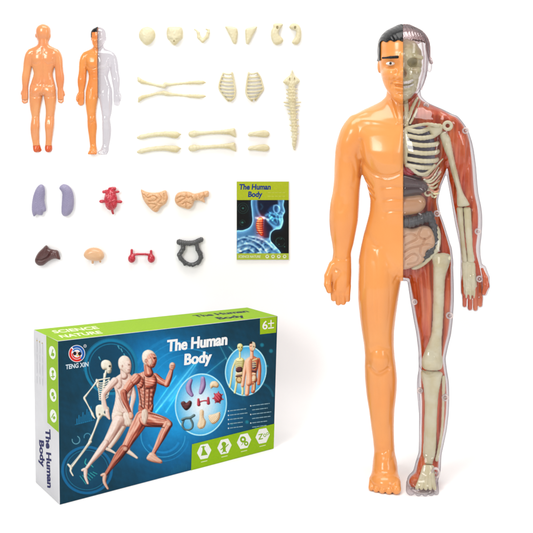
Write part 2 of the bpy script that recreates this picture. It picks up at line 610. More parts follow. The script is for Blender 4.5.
foot(385.0, 385.4, 1)
foot(428.4, 421.6, -1)
# ears
blob(BG, FB, lambda q: ell(q, (379.8, 66, 2), (2.4, 7, 5)), (370, 392, 54, 78), 1.2)
blob(BG, FB, lambda q: ell(q, (429.2, 65.5, 2), (2.6, 7, 5)), (418, 440, 54, 78), 1.2)
FB[:] = np.maximum(FB, BG.y - 482.0)
# features pressed into the front of the shell
X2 = BG.x[:, :, 0]; Y2 = BG.y[:, :, 0]
XM = MID - np.abs(X2 - MID)          # both halves share one set of features


def gauss(d, w):
    return np.exp(-(d / w) ** 2)


def bump2(cx, cy, rx, ry, a, p=1.0):
    r = np.clip(1 - ((XM - cx) / rx) ** 2 - ((Y2 - cy) / ry) ** 2, 0, 1)
    return a * r ** p


def groove(pts, w, a):
    return -a * gauss(sd_line2(XM, Y2, catmull(pts, 5, False)), w)


h = np.zeros(np.broadcast(XM, Y2).shape, np.float32)
# pectoral, with a firm lower edge
pec = sd_poly(XM, Y2, catmull([(363, 128), (384, 124), (402, 130), (403, 152), (401, 168), (388, 173), (374, 169), (364, 158), (360, 142)], 6))
h += 4.8 * np.clip(-pec / 10.0, 0, 1) ** 0.7 * (np.clip((Y2 - 118) / 36, 0, 1) ** 2 * (3 - 2 * np.clip((Y2 - 118) / 36, 0, 1)))
h += groove([(362, 160), (372, 171), (388, 175.5), (402, 170)], 1.7, 1.3)
h += groove([(362, 140), (364, 154), (362, 166), (360, 176)], 1.8, 1.2)
h += groove([(403.2, 122), (403.2, 150), (403.2, 172)], 1.6, 0.9)
h += 0.5 * gauss(sd_line2(XM, Y2, catmull([(364, 119), (378, 121.5), (394, 125)], 5, False)), 3.0)
h += bump2(349, 140, 12, 22, 1.6) + bump2(346, 176, 10, 28, 1.2)
h += groove([(352, 158), (356, 172), (353, 186)], 2.0, 0.5)
# flank and belly
for (a, b) in (((366, 177), (373, 186)), ((367, 184), (374, 192)), ((368, 191), (375, 198))):
    h += groove([a, b], 1.1, 1.0)
for yy, x0 in ((184.5, 382), (196.5, 384), (208.5, 386)):
    h += groove([(x0, yy + 1.5), (392, yy), (402, yy)], 1.2, 0.85)
h += groove([(381, 178), (382, 196), (384, 214)], 2.4, 0.6)
h += groove([(403.2, 176), (403.2, 214)], 1.5, 0.6)
h += groove([(366, 232), (378, 246), (390, 260), (400, 271)], 3.2, 0.6)
h += groove([(402, 262), (398, 272), (394, 279)], 1.4, 0.7)
h += bump2(381, 288, 9, 48, 1.5) + bump2(370, 300, 9, 52, 0.8)
h += groove([(376, 258), (377, 285), (379, 316)], 2.2, 0.6)
h += bump2(379.5, 357, 10, 11, 2.4) + groove([(370, 365), (379, 370.5), (389, 365)], 1.8, 1.3) + groove([(372, 344), (379, 341), (388, 345)], 2.2, 0.6)
h += bump2(384, 402, 8, 30, 1.6) + groove([(378, 378), (379, 410), (382, 440)], 2.2, 0.5)
h += bump2(389, 452, 4, 5, 1.2)
# forearm and palm
h += groove([(344, 196), (345, 204), (342, 210)], 2.4, 0.6) + bump2(341, 224, 8, 22, 0.9)
h += groove([(336, 270), (340.5, 273), (336, 281), (334.5, 290)], 1.5, 1.1) + bump2(345, 280, 6, 9, 0.6)
h += groove([(334, 258), (343, 259.5), (351, 258)], 1.2, 0.5)
# neck cords
h += 1.6 * gauss(sd_line2(XM, Y2, [(391, 100), (398, 122)]), 1.7) + 1.2 * gauss(sd_line2(XM, Y2, [(399, 104), (401.5, 122)]), 1.3)
# face
h += bump2(391.5, 64.5, 9, 6, -2.2) + 0.9 * gauss(sd_line2(XM, Y2, [(384, 57.5), (397, 57)]), 2.4)
h += 3.6 * gauss(sd_line2(XM, Y2, [(403.2, 58), (403.2, 72)]), 3.0) + bump2(403.2, 75.5, 6, 7, 6.0) + bump2(397.6, 77.5, 4.2, 3.5, 3.0)
h += bump2(389.5, 74, 8, 7, 3.0) + groove([(396.5, 78), (392, 83), (391.4, 87)], 1.4, 1.0)
h += 2.2 * gauss(sd_line2(XM, Y2, [(395, 83.6), (400, 83.4), (403, 84)]), 1.4) + 2.6 * gauss(sd_line2(XM, Y2, [(396.5, 88.2), (403, 89.4)]), 1.6)
h += groove([(392.6, 83.6), (396, 85.6), (403.2, 86.6)], 0.9, 1.7) + groove([(398, 92.5), (403.2, 92.8)], 1.7, 1.2)
h += bump2(402.5, 97.5, 9, 5, 2.2)
wf = np.clip((-BG.z - 1.0) / 5.0, 0, 1)
FD = FB - h[:, :, None] * wf
# features of the back, for the back shell
hb = np.zeros_like(h)
hb += groove([(403.2, 112), (403.2, 170), (403.2, 240)], 2.4, 1.8)
hb += bump2(381, 145, 18, 22, 2.4) + groove([(366, 128), (384, 132), (396, 126)], 2.0, 1.2) + groove([(369, 166), (384, 170), (394, 160)], 2.5, 1.2)
hb += bump2(386, 212, 10, 26, 1.6) + bump2(381, 262, 22, 20, 5.0)
hb += groove([(362, 283), (380, 287), (400, 281)], 2.0, 1.6) + groove([(366, 240), (386, 246), (402, 236)], 2.4, 1.0) + groove([(403.2, 240), (403.2, 282)], 2.0, 2.0)
hb += bump2(381, 315, 13, 40, 1.6) + groove([(370, 356), (381, 353), (391, 357)], 2.5, 1.2) + bump2(374, 390, 8, 26, 1.6) + bump2(388, 392, 8, 26, 1.8)
hb += groove([(372, 462), (385, 458), (397, 462)], 1.6, 1.2)
wb = np.clip((BG.z - 1.0) / 5.0, 0, 1)
FD = FD - hb[:, :, None] * wb

# ------------------------------------------------------------------ the standing figure
fig = thing('anatomy_figure', 'tall human anatomy toy, half orange skin, half clear showing bones and organs', 'anatomy figure',
            base_loc(403, 482))
field_obj('skin_shell', BG, np.maximum(FD, BG.x - MID), M['skin'], fig)['label'] = 'opaque orange skin half with black hair'
FC = FD - 0.25 * (np.sin(BG.x * 2.2 + BG.y * .9) * np.clip((44 - BG.y) / 3, 0, 1))
field_obj('clear_shell', BG, np.maximum(FC, MID - 1.2 - BG.x), M['clear'], fig, drop=MID + 0.1)['label'] = 'see-through half of the body shell'

# red muscle lining inside the clear half
yy = BG.y
ins = np.interp(BG.ys, [85, 96, 104, 130, 160, 200, 250, 300, 340, 400, 440, 470, 485],
                [4, 3, 1.5, 1.6, 1.7, 1.7, 2.0, 2.8, 3.0, 2.6, 2.6, 2.2, 2.2])[None, :, None]
xs3 = BG.x
ins = ins + np.clip((xs3 - 449) / 6, 0, 1) * np.clip((yy - 130) / 20, 0, 1) * np.clip((270 - yy) / 20, 0, 1) * (0.3 + 1.6 * np.clip((xs3 - 462) / 10, 0, 1))
handw = np.clip((xs3 - 452) / 4, 0, 1) * np.clip((yy - 268) / 12, 0, 1)
ins = ins * (1 - handw) + 0.6 * handw
rel = (1.3 * np.sin(X2 * 0.85 + 2.2 * np.sin(Y2 * 0.035) + 0.02 * Y2) + 0.9 * nz(X2, Y2 * 0.35, 12, 3))
zc = np.interp(BG.ys, [96, 110, 140, 180, 250, 275, 300, 360, 440, 460, 486], [-8, -11, -4, -3, -3, -5, -7, -5, -2, -2, -2])[None, :] + 0 * X2
armw = np.clip((X2 - 438 - 0.18 * np.clip(Y2 - 150, 0, 60)) / 8, 0, 1) * (Y2 < 315)
zc = zc * (1 - armw) + armw * np.interp(Y2, [110, 150, 250, 275, 290, 310], [-10, -7, -3, -2.6, -3.4, -4.6])
def belly(pts, w, a):
    return -a * gauss(sd_line2(X2, Y2, catmull(pts, 5, False)), w)


zc = zc + belly([(460, 138), (463, 158), (467, 180), (470, 194)], 3.2, 4.5) + belly([(470, 146), (471.6, 166), (472.4, 184)], 2.2, 3.0)
zc = zc + belly([(474, 210), (475, 224), (474, 242)], 2.4, 3.5) + belly([(456, 214), (458, 236), (461, 250)], 1.8, 2.5)
zc = zc + belly([(420, 276), (424, 304), (427, 330)], 5.0, 6.0) + belly([(414, 282), (418, 310), (422, 336)], 2.2, 3.0)
zc = zc + belly([(447, 276), (447.4, 308), (444.6, 342)], 2.4, 4.0) + belly([(444.6, 376), (444.8, 400), (442, 430)], 1.8, 3.0) + belly([(420.4, 376), (421, 400), (421, 432)], 1.6, 3.0)
zc = np.where((X2 > 477.5) & (Y2 > 262) & (Y2 < 294), -9.0, zc)
zc = zc + belly([(412, 118), (430, 113), (450, 120)], 4.0, 2.0)
zc = zc + rel * np.clip((Y2 - 95) / 15, 0, 1)
shin = np.clip((Y2 - 455) / 10, 0, 1)
zc = zc - shin * np.clip((Y2 - 455) * 0.9, 0, 20)
red = np.maximum(np.maximum(FB + ins, MID - .6 - BG.x), (zc[:, :, None] - BG.z))
red = np.maximum(red, np.maximum(93 - BG.y, 0) + np.where(BG.y < 93, 0.3, -1e3))
red = np.maximum(red, np.where(BG.y > 470, -BG.z - 17, -1e3))
field_obj('muscle_lining', BG, red, M['muscle'], fig)['label'] = 'red muscle relief lining the clear half'

# hair
strand = 0.28 * np.sin(BG.x * 1.9 + BG.z * 0.8 + 1.2 * np.sin(BG.y * .4))
hs = np.minimum(BG.y - 42.6 - 0.8 * np.sin(BG.x * .8), np.maximum(BG.x - 380.6, BG.y - 61.0))
hs = np.minimum(hs, np.maximum(6 - BG.z, BG.y - 84))
sub = (slice(60, 150), slice(0, 100), slice(None))


class SubG:
    pass


def subgrid(g, i0, i1, j0, j1):
    q = Grid.__new__(Grid)
    q.h = g.h; q.xs = g.xs[i0:i1]; q.ys = g.ys[j0:j1]; q.zs = g.zs
    q.x = g.x[i0:i1]; q.y = g.y[:, j0:j1]; q.z = g.z
    q.o = np.array([q.xs[0], q.ys[0], q.zs[0]]); q.shape = (len(q.xs), len(q.ys), len(q.zs))
    return q


i0, i1 = np.searchsorted(BG.xs, [370, 438]); j0, j1 = 0, np.searchsorted(BG.ys, 92)
HG = subgrid(BG, i0, i1, j0, j1)
hairF = np.maximum(np.maximum(FB[i0:i1, j0:j1] - 1.1 - strand[i0:i1, j0:j1], -(FB[i0:i1, j0:j1] + 1.5)), hs[i0:i1, j0:j1])
field_obj('hair', HG, np.maximum(hairF, HG.x - MID + 0.05), M['hair'], fig)
hs2 = np.minimum(BG.y - 42.0 - 0.8 * np.sin(BG.x * .8), np.maximum(425.4 - BG.x + np.clip(BG.y - 46, 0, 40) * .22, BG.y - 64.0))[i0:i1, j0:j1]
hair2 = np.maximum(np.maximum(FB[i0:i1, j0:j1] - 0.8 - 2 * strand[i0:i1, j0:j1], -(FB[i0:i1, j0:j1] + 1.2)), hs2)
field_obj('clear_hair', HG, np.maximum(hair2, MID - 1.2 - HG.x), M['clear_hair'], fig, drop=MID + 0.1)['label'] = 'see-through moulded hair'
for pts in ([(421.6, 44, -16, .7), (423.4, 58, -15, .8), (422.8, 72, -15, .8), (418.6, 88, -16, .7), (411, 98, -19, .6)], [(425.4, 46, -9, .8), (426.4, 58, -8, .8), (425.6, 76, -8, .8), (421, 90, -9, .6)]):
    hg = bounds_of(pts, 3, -24, -2, 0.4)
    field_obj('shell_ridge', hg, tube(hg, pts, .5), M['clear_hair'], fig)
pts = [(412.6, 41.4, -23.4, .7), (417, 42.0, -21.2, .9), (421, 42.2, -18.6, .9), (424, 43.4, -15.4, .7)]
hg = bounds_of(pts, 3, -30, -8, 0.35)
field_obj('refraction_streak', hg, tube(hg, pts, .5) + .3 * np.sin(hg.x * 2.1), M['brown'], fig)  # added brown streak, stands in for red refracted through the clear hair
# eye and eyebrow of the skin half
g = Grid(378, 405, 50, 72, -40, -14, 0.35)
e = np.maximum(ell(g, (391.2, 64.4, -20.5), (4.8, 2.1, 6.0)), g.z + 20)
eye = field_obj('eye', g, e, M['white'], fig)
field_obj('pupil', g, ell(g, (391.0, 64.3, -26.0), (1.3, 1.4, 1.0)), M['black'], eye)


def front_z(x, y):
    """front of the figure's shell at (x, y)"""
    i = int(np.clip(np.searchsorted(BG.xs, x), 0, len(BG.xs) - 1)); j = int(np.searchsorted(BG.ys, y))
    c = np.nonzero(FD[i, j] < 0)[0]
    return BG.zs[c[0]] if len(c) else 0.0


bz = [front_z(x, y) for x, y in ((384, 58.6), (392, 58.4), (398, 58.2))]
field_obj('eyebrow', g, tube(g, [(383.2, 58.6, bz[0] + .4, .9), (391, 58.4, bz[1] + .2, 1.35), (397.6, 58.2, bz[2] + .1, 1.5)]), M['hair'], fig)

# ---- skull behind the clear face
g = Grid(401, 428, 36, 103, -30, 12, 0.55)
sk = ell(g, (403, 57.5, -3), (18.8, 19.5, 21.5))
sk = smin(sk, ell(g, (403, 83, -9), (12.8, 18.5, 15.5)), 5)
sk = smin(sk, cap(g, (418, 66, -8), (413.5, 89, -10), 3.6, 2.6), 3)
sk = smin(sk, ell(g, (416.5, 70.5, -15), (4.6, 3.6, 6)), 2)
sk = smin(sk, cap(g, (405, 56.5, -21.5), (420, 58.5, -16), 2.4), 2)
sk = smax(sk, -ell(g, (412.6, 63.4, -22), (5.6, 4.8, 12)), 1.0)
sk = smax(sk, -ell(g, (403.6, 74.0, -25), (3.0, 5.0, 7)), 1.0)
sk = smax(sk, -tube(g, [(403, 85.6, -24.6, 1.9), (408, 85.2, -24, 2.0), (412.6, 82.6, -20, 1.8), (415, 79.8, -16, 1.2)]), 0.5)
sk = sk - 0.5 * nz(g.x, g.y, 9, 15) - 0.3 * nz(g.x, g.y, 4, 16)
sk = smax(sk, -ell(g, (416.5, 78, -20), (2.6, 5, 5)), 1.0)
sk = np.maximum(sk, MID - .6 - g.x)
field_obj('skull', g, sk, M['skull'], fig)
tg = Grid(402, 418, 76, 92, -30, -12, 0.3)
te = tube(tg, [(404, 83.2, -24.2, 1.5), (408, 82.9, -23.4, 1.5), (411.8, 80.9, -20.6, 1.3)])
te = np.minimum(te, tube(tg, [(404, 87.6, -23.8, 1.2), (408.5, 87.0, -22.8, 1.2), (412.6, 84.8, -19.6, 1.0)]))
te = te + 0.35 * (np.abs(np.sin(tg.x * 1.35)) < 0.28)
field_obj('teeth', tg, np.maximum(te, MID - .6 - tg.x), M['white'], fig)


# ---- bones
def fpart(name, pts, fn, mat, hh=0.6, pad=6, z0=-26, z1=6, parent=None):
    g = bounds_of(pts, pad, z0, z1, hh)
    return field_obj(name, g, fn(g), M[mat] if isinstance(mat, str) else mat, parent or fig)


def tubepart(name, pts, mat='bone_fig', hh=0.45, parent=None):
    if len(pts) > 2:
        pts = catmull(pts, 3, False)
    r = max(p[3] for p in pts)
    zs = [p[2] for p in pts]
    return fpart(name, pts, lambda g: tube(g, pts, 0.8), mat, hh, r + 1.5, min(zs) - r - 1.5, max(zs) + r + 1.5, parent)


tubepart('neck_bone', [(405.6, 101, -8, 2.6), (405.8, 108, -9, 3.0), (405.8, 116, -11, 3.0), (405.6, 125, -14, 3.2)])
tubepart('neck_muscle', [(417, 98, -8, 1.2), (412, 108, -11, 1.7), (407.6, 121, -15, 1.3)])
tubepart('neck_muscle', [(419.5, 101, -6, 0.8), (416, 111, -11, 1.3), (410, 123, -16, 1.1)])
tubepart('collarbone', [(406, 128, -18, 1.9), (416, 125, -19, 1.4), (427, 123.4, -18, 1.5), (437, 125.5, -15, 2.1)])
tubepart('breastbone', [(405, 130, -19, 2.6), (405, 142, -20, 2.4), (405, 156, -19.5, 2.4), (405, 162, -18, 1.6)])
for i, (ya, yb, xe) in enumerate(((128.4, 127.6, 429.6), (134.6, 135.4, 433.4), (141.8, 143.8, 435.4), (149.6, 151.8, 435.8), (157.2, 159.8, 435), (163.6, 166.6, 431.6))):
    xm = (406 + xe) / 2
    tubepart('rib', [(406.4, ya, -19, 2.1), (xm, ya + 2.6 - 0.1 * i, -19.6, 2.2), (xe - 4, (ya + yb) / 2 + 1.1, -15.5, 2.1), (xe - .2, yb - 0.5, -11, 2.1), (xe + 1.4, yb - 1.4, -6, 1.9)])
tubepart('costal_arch', [(404.5, 161.5, -18.5, 1.4), (410, 165.5, -19, 1.7), (418, 172, -19, 1.7), (426, 171.5, -17, 1.5), (433.5, 164, -13, 1.5)])
g = Grid(424, 458, 116, 162, -24, 4, 0.5)
sc = pillow(g, [(427, 127), (433, 124), (440, 123.5), (441, 130), (438, 134), (433, 137), (430, 134)], 4.0, 5, -12)
ring = np.abs(np.hypot(g.x - 446.2, g.y - 125.2) - 3.6)
ring = np.sqrt(ring ** 2 + (g.z + 13) ** 2) - 1.7
sc = smin(sc, ring, 1.0)
field_obj('shoulder_blade', g, sc, M['bone_fig'], fig)
g = Grid(432, 470, 126, 210, -22, 6, 0.55)
hu = pillow(g, [(438.5, 132.5), (443, 130.5), (448.5, 136), (450, 143), (452.4, 156), (455.6, 170), (458.5, 182), (461.8, 192), (466, 199), (466.8, 203.5), (457, 204.6), (455.5, 200), (455.5, 191),
                 (453, 181), (449.8, 170), (446.6, 157), (443.5, 150), (441, 142)], 4.4, 4.2, -8)
field_obj('upper_arm_bone', g, hu, M['bone_fig'], fig)
g = Grid(450, 478, 200, 264, -18, 6, 0.5)
for poly in ([(455.4, 206.4), (458, 205.4), (461.2, 206.2), (461.4, 212), (462.2, 226), (463.4, 240), (465, 252), (465.4, 259), (461, 259.6), (459.8, 250), (458.4, 236), (456.8, 222), (455.8, 212)],
             [(461.8, 206.2), (465.4, 205.2), (468.6, 206.4), (469.2, 214), (470.2, 230), (471.2, 246), (472.4, 259), (466.4, 259.6), (465.4, 250), (464, 236), (462.8, 222), (462.2, 212)]):
    field_obj('forearm_bone', g, pillow(g, poly, 3.4, 3.2, -7.0 + 3.4 * np.clip((g.y - 218) / 28, 0, 1)), M['bone_fig'], fig)
g = Grid(456, 482, 248, 312, -16, 6, 0.5)
hb_ = pillow(g, [(460.6, 260), (466, 258.6), (472.6, 260), (474, 270), (475, 282), (474.4, 291), (468, 293), (462.8, 291.6), (461.8, 281), (460.8, 270)], 2.3, 3, -3.4 + .8 * np.clip((g.y - 280) / 10, 0, 1))
hb_ = hb_ - .35 * nz(g.x, g.y, 4, 31) * (g.y > 282)
hb_ = hb_ + 0.35 * np.sin(g.x * 1.7) * (g.y > 262)
for (x0, x1, ye) in ((465, 464.6, 294.6), (468.6, 468.6, 295.6), (472.2, 472.4, 294.6)):
    hb_ = smin(hb_, cap(g, (x0, 288, -4.8), (x1, ye, -4.0), 1.3, 0.9), 0.6)
field_obj('hand_bone', g, hb_, M['bone_fig'], fig)
g = Grid(408, 444, 214, 274, -18, 8, 0.5)
hp = pillow(g, [(429.5, 220.5), (434, 221), (438.6, 227), (440, 238), (437.6, 249), (431, 257), (421, 265.5), (412.5, 268), (411.5, 264.5), (419, 259.5), (427.6, 250.5), (432.4, 241), (432.4, 231)], 3.6, 3.0, -8)
field_obj('hip_bone', g, hp, M['bone_fig'], fig)
g = Grid(418, 454, 246, 370, -20, 8, 0.6)
fe = pillow(g, [(431.5, 253), (439, 250.8), (446.5, 251.2), (449.4, 254.6), (447.6, 263), (444, 275), (442.8, 300), (441.8, 320), (440.6, 336), (440.6, 349), (441.6, 359), (438.5, 365.6), (424.6, 365.8),
                 (421, 359.5), (424, 349), (429, 336), (431.6, 320), (432.4, 300), (432.4, 280), (432.6, 264)], 5.2, 5.2, -8.5)
fe = fe + 0.4 * nz(g.x, g.y, 5, 8)
field_obj('thigh_bone', g, fe, M['bone_fig'], fig)
g = Grid(416, 446, 364, 466, -18, 8, 0.55)
ti = pillow(g, [(420.8, 369), (430, 367.6), (440.8, 369), (440.4, 377), (438.0, 390), (436.6, 410), (435.8, 430), (435.4, 444), (434.2, 453), (432.4, 458), (431.8, 461), (424.8, 461), (424.2, 457), (422.6, 451),
                 (423.2, 440), (424, 420), (424.3, 400), (423, 384)], 4.4, 6.0, -3.8 - 1.2 * np.clip((400 - g.y) / 30, 0, 1))
field_obj('shin_bone', g, ti, M['bone_fig'], fig)
tubepart('calf_bone', [(442.8, 374, -5, 1.8), (442.4, 395, -5, 1.3), (441.2, 425, -4.5, 1.3), (437.6, 448, -5, 1.4), (436, 456, -5, 1.6)])
pts = []
g = Grid(400, 446, 455, 484, -36, 4, 0.5)
fo = None
for i in range(5):
    a = (424.4 + i * 1.7, 462.4, -8.5, 2.4)
    b = (420.4 + i * 2.9, 469.8 + max(i - 2, 0) * .4, -17.0, 2.1)
    c = (416.4 + i * 4.2, 476.6, -24.0 + 0.7 * max(i - 2, 0), 1.9)
    t_ = tube(g, [a, b, c], 0.3)
    fo = t_ if fo is None else smin(fo, t_, 0.5)
field_obj('foot_bone', g, fo, M['bone_fig'], fig)
# ---- organs
g = Grid(402, 440, 120, 176, -20, 4, 0.6)
field_obj('lung', g, np.maximum(pillow(g, [(406, 127), (419, 124.5), (430, 130), (434.4, 148), (432, 166), (421, 172.5), (410, 166), (406, 146)], 5, 6, -9), MID - .6 - g.x), M['lung'], fig)
g = Grid(402, 424, 156, 182, -24, 2, 0.5)
hf = smin(ell(g, (407.6, 169.5, -13), (7.4, 6.5, 6)), cap(g, (404, 162, -13), (412, 171, -13), 3), 2)
field_obj('heart', g, np.maximum(hf + 0.3 * nz(g.x, g.y, 3, 5), MID - .6 - g.x), M['red'], fig)
g = Grid(402, 434, 168, 198, -26, 2, 0.5)
lv = pillow(g, [(401, 174), (412, 174.5), (421, 178), (427.4, 184), (425, 190), (415, 192.5), (401, 193.4)], 6, 6, -15)
lv = lv + 1.0 * gauss(sd_line2(g.x[:, :, 0], g.y[:, :, 0], [(403, 182.5), (428, 185)]), 1.0)[:, :, None]
field_obj('liver', g, np.maximum(lv, MID - .6 - g.x), M['liver'], fig)
g = Grid(402, 432, 190, 218, -28, 2, 0.5)
st = smin(ell(g, (409, 203.4, -13), (15.0, 9.6, 8)), cap(g, (402, 207, -13), (418, 200, -13), 7), 3)
field_obj('stomach', g, np.maximum(st, MID - .6 - g.x), M['tan'], fig)
g = Grid(402, 442, 206, 262, -26, 4, 0.5)
lpts = [(400, 220.5, -15, 4.8), (411, 220, -15.5, 4.8), (420, 217, -15, 4.8), (428.5, 213.6, -13, 4.8)]
li = tube(g, lpts, 1.0) + 0.45 * np.sin(g.x * 1.5)
li = smin(li, tube(g, [(428.5, 214, -13, 4.4), (433, 224, -10, 3.4), (434, 238, -10, 3.4), (429, 249, -11, 3.8), (421, 256, -11, 3.8)], 1.0) + 0.35 * np.sin(g.y * 1.4), 1.0)
field_obj('large_intestine', g, np.maximum(li, MID - .6 - g.x), M['grey'], fig)
g = Grid(402, 438, 220, 270, -28, 2, 0.45)
si = pillow(g, [(400, 226.5), (412, 226.5), (422, 223.4), (430, 226), (434, 236), (433, 244), (426, 248.5), (424, 257), (415, 263.5), (400, 264.5)], 6.5, 7, -12)
fold = [[(403, 234), (411, 231), (417, 235), (411, 239), (405, 242)], [(420, 226), (418, 233), (424, 236), (430, 233)], [(404, 249), (411, 245), (419, 243), (427, 241), (432, 243)],
        [(405, 256), (412, 251), (418, 253), (416, 259), (408, 261)], [(420, 244), (420, 251), (425, 255)], [(424, 236), (422, 241)]]
for l_ in fold:
    si = si + 1.9 * gauss(sd_line2(g.x[:, :, 0], g.y[:, :, 0], catmull(l_, 5, False)), 0.95)[:, :, None]
field_obj('small_intestine', g, np.maximum(si, MID - .6 - g.x), M['intest'], fig)
# fan of cream and pale strands at the flank
r0 = random.Random(11)
for i in range(9):
    x0, y0 = 421 + i * 1.1, 174 + i * 1.8 + r0.uniform(-1, 1)
    x1, y1 = 430 + i * 0.9, 170 + i * 2.6 + r0.uniform(-1.5, 1.5)
    x2, y2 = 438 + r0.uniform(0, 4) - 0.3 * i, 158 + i * 4.2
    tubepart('rib_muscle', [(x0, y0, -14.5, 0.9), ((x0 + x1) / 2 + r0.uniform(-1, 1), (y0 + y1) / 2 + 1.8, -15.5, 1.0), (x1, y1, -13.5, 0.8), (x2, y2, -9, 0.7)], 'bone_fig' if i % 3 != 1 else 'muscle_pale', 0.4)
for (cx, cy, r) in ((424, 183, 3.0), (430, 186, 2.6), (427, 191, 2.8), (433, 193, 2.2)):
    arc = [(cx + r * math.cos(a), cy + r * math.sin(a), -13.5, 0.75) for a in np.linspace(0.4, 5.2, 8)]
    tubepart('rib_muscle', arc, 'bone_fig', 0.4)
# ring shaped connector pegs of the clear shell
for (px, py, r) in ((425.6, 105.4, 3.0), (463.4, 130, 3.4), (436, 211.5, 3.4), (475.4, 228.6, 3.3), (477.2, 275.5, 3.4), (414.2, 298.4, 3.0), (448, 311, 3.6), (419.6, 388, 3.0), (444.2, 393.5, 3.6), (434.6, 465.5, 4.4)):
    pz = front_z(px, py) + 0.9

    def ringf(g, px=px, py=py, r=r, pz=pz):
        q = np.abs(np.hypot(g.x - px, (g.y - py) * (0.8 if r > 4 else 1)) - (r - 0.9))
        w = np.sqrt(q ** 2 + (np.abs(g.z - pz) - 0.8).clip(0) ** 2) - 0.85
        return np.minimum(w, np.maximum(np.hypot(g.x - px, g.y - py) - 1.0, np.abs(g.z - pz) - 1.0))
    fpart('peg', [(px, py)], ringf, 'peg', 0.3, r + 3, pz - 4, pz + 4)

# ------------------------------------------------------------------ body shells on the backdrop
st_ = 2


def small_shell(name, part_fields, sx, sy, cx, ytop, flip, root):
    for (pn, fld, mat, lab) in part_fields:
        f = fld[::st_, ::st_, ::st_]
        q = Grid.__new__(Grid)
        q.h = BG.h * st_; q.o = BG.o.copy(); q.shape = f.shape

        def post(V):
            U = V.copy()
            d = V[:, 2] * (-1 if flip else 1)
            xx = (V[:, 0] - 404.5) * (-1 if flip else 1)
            U[:, 0] = cx + xx * sx
            U[:, 1] = ytop + (V[:, 1] - 25.5) * sy
            U[:, 2] = d * sx * 0.7 - 1.0
            return U
        o = field_obj(pn, q, f, mat, root, WALL, None, 1, post)
        if lab:
            o['label'] = lab


rt = thing('body_shell', 'small half orange half clear front body shell with black hair, hung on the white backdrop', 'body shell', base_loc(98.5, 155, WALL), 'body shells')
front = np.maximum(FD - 0.6, BG.z - 4)
hfull = BG.full()
hfull[i0:i1, j0:j1] = np.maximum(hairF - 0.9, HG.x - MID)
small_shell('front', [('skin_half', np.maximum(front, BG.x - MID), M['skin_small'], 'opaque orange half'),
                      ('clear_half', np.maximum(front, MID + 0.8 - BG.x), M['clear_small'], 'see-through half'),
                      ('hair', np.maximum(hfull, BG.z - 4), M['hair'], None)], 0.277, 0.277, 98.8, 27.5, False, rt)
rt = thing('body_shell', 'small all orange back body shell seen from behind, hung on the white backdrop', 'body shell', base_loc(43, 154, WALL), 'body shells')
back = np.maximum(FD - 0.6, -BG.z - 4)
feet = np.maximum(back, 459 - BG.y)
hairs = np.maximum(back, BG.y - 459.2)
small_shell('back', [('back_shell', hairs, M['skin_back'], None),
                     ('foot', np.maximum(feet, BG.x - MID), plastic('deep_orange', 'e4601c', .3, 'dc4e14', 60, coat=.3), None),
                     ('foot', np.maximum(feet, MID - BG.x), bpy.data.materials['deep_orange'], None)], 0.277, 0.279, 43.3, 24.5, True, rt)


# ------------------------------------------------------------------ loose pieces on the backdrop
def worn(g, f):
    return f - 0.12 * nz(g.x, g.y, 4.2, 21) - 0.06 * nz(g.x, g.y, 1.7, 22)


def piece(name, pts, fn, mat, label, cat, group=None, hh=0.3, z0=-12, z1=1.5, pad=3, parent=None):
    g = bounds_of(pts, pad, z0, z1, hh)
    f = fn(g)
    if mat == 'bone' and parent is None:
        f = worn(g, f)
    return field_obj(name, g, f, M[mat], parent, WALL, None if parent else ((label, cat, group) if group else (label, cat)))


def ppiece(name, poly, T, R, mat, label, cat, group=None, extra=None, hh=0.3, **kw):
    def fn(g):
        f = pillow(g, poly, T, R, -T + 0.15)
        return extra(g, f) if extra else f
    return piece(name, poly, fn, mat, label, cat, group, hh, -2 * T - 2, 1.5, **kw)


def tpiece(name, pts, mat, label, cat, group=None, extra=None, hh=0.3, k=0.8):
    r = max(p[3] for p in pts)

    def fn(g):
        f = tube(g, pts, k)
        return extra(g, f) if extra else f
    return piece(name, pts, fn, mat, label, cat, group, hh, min(p[2] for p in pts) - r - 2, 1.5, r + 2)


B = -2.6
# skull pieces
piece('half_skull', [(139, 27), (156, 46)], lambda g: smin(ell(g, (147.7, 35.4, -4.5), (8.3, 8.3, 4.6)), ell(g, (147.8, 41, -4), (4.2, 4.4, 3.6)), 2.5), 'bone',
      'rounded cream back half of a toy skull, like a dome', 'skull piece', 'skull pieces')


def facex(g, f):
    for (x, y) in ((171.4, 39.9), (178.6, 39.9)):
        f = smax(f, -ell(g, (x, y, -10.4), (2.3, 1.2, 2.4)), 0.8)
    f = smax(f, -ell(g, (175, 41.8, -10), (.9, 1.3, 2.4)), 0.4)
    f = smin(f, cap(g, (169.5, 36, -8), (180.6, 36, -8), 1.1), 0.8)
    return f - 0.25 * nz(g.x, g.y, 6, 4)


ppiece('half_skull', [(168.2, 28.0), (170, 27.2), (175, 27.0), (180, 27.2), (182.2, 28.0), (183.2, 31), (183.3, 35), (183, 38.8), (180, 41.4), (177.6, 44.4), (175.2, 45.8), (172.6, 44.4), (170.6, 41.6), (167.9, 38.8), (167.2, 35), (167.3, 31)],
       5, 5, 'bone', 'cream front half of a toy skull with eye hollows and flat top', 'skull piece', 'skull pieces', facex, 0.25)
tpiece('jaw', [(196.4, 30.4, -2, .8), (198.4, 33, -2.4, 1.3), (199.2, 37.6, -2.8, 1.7), (203, 41.2, -3.2, 1.9), (207, 37.2, -2.8, 1.8), (208.4, 33, -2.4, 1.5), (209.2, 30, -2, .8)], 'bone',
       'small cream U-shaped jaw bone beside the skull halves', 'jaw bone',
       extra=lambda g, f: np.minimum(f, np.minimum(cap(g, (194.8, 29.6, -2), (197.6, 31.4, -2), .8), cap(g, (206.4, 29.4, -2), (208.8, 30.6, -2), .8))))
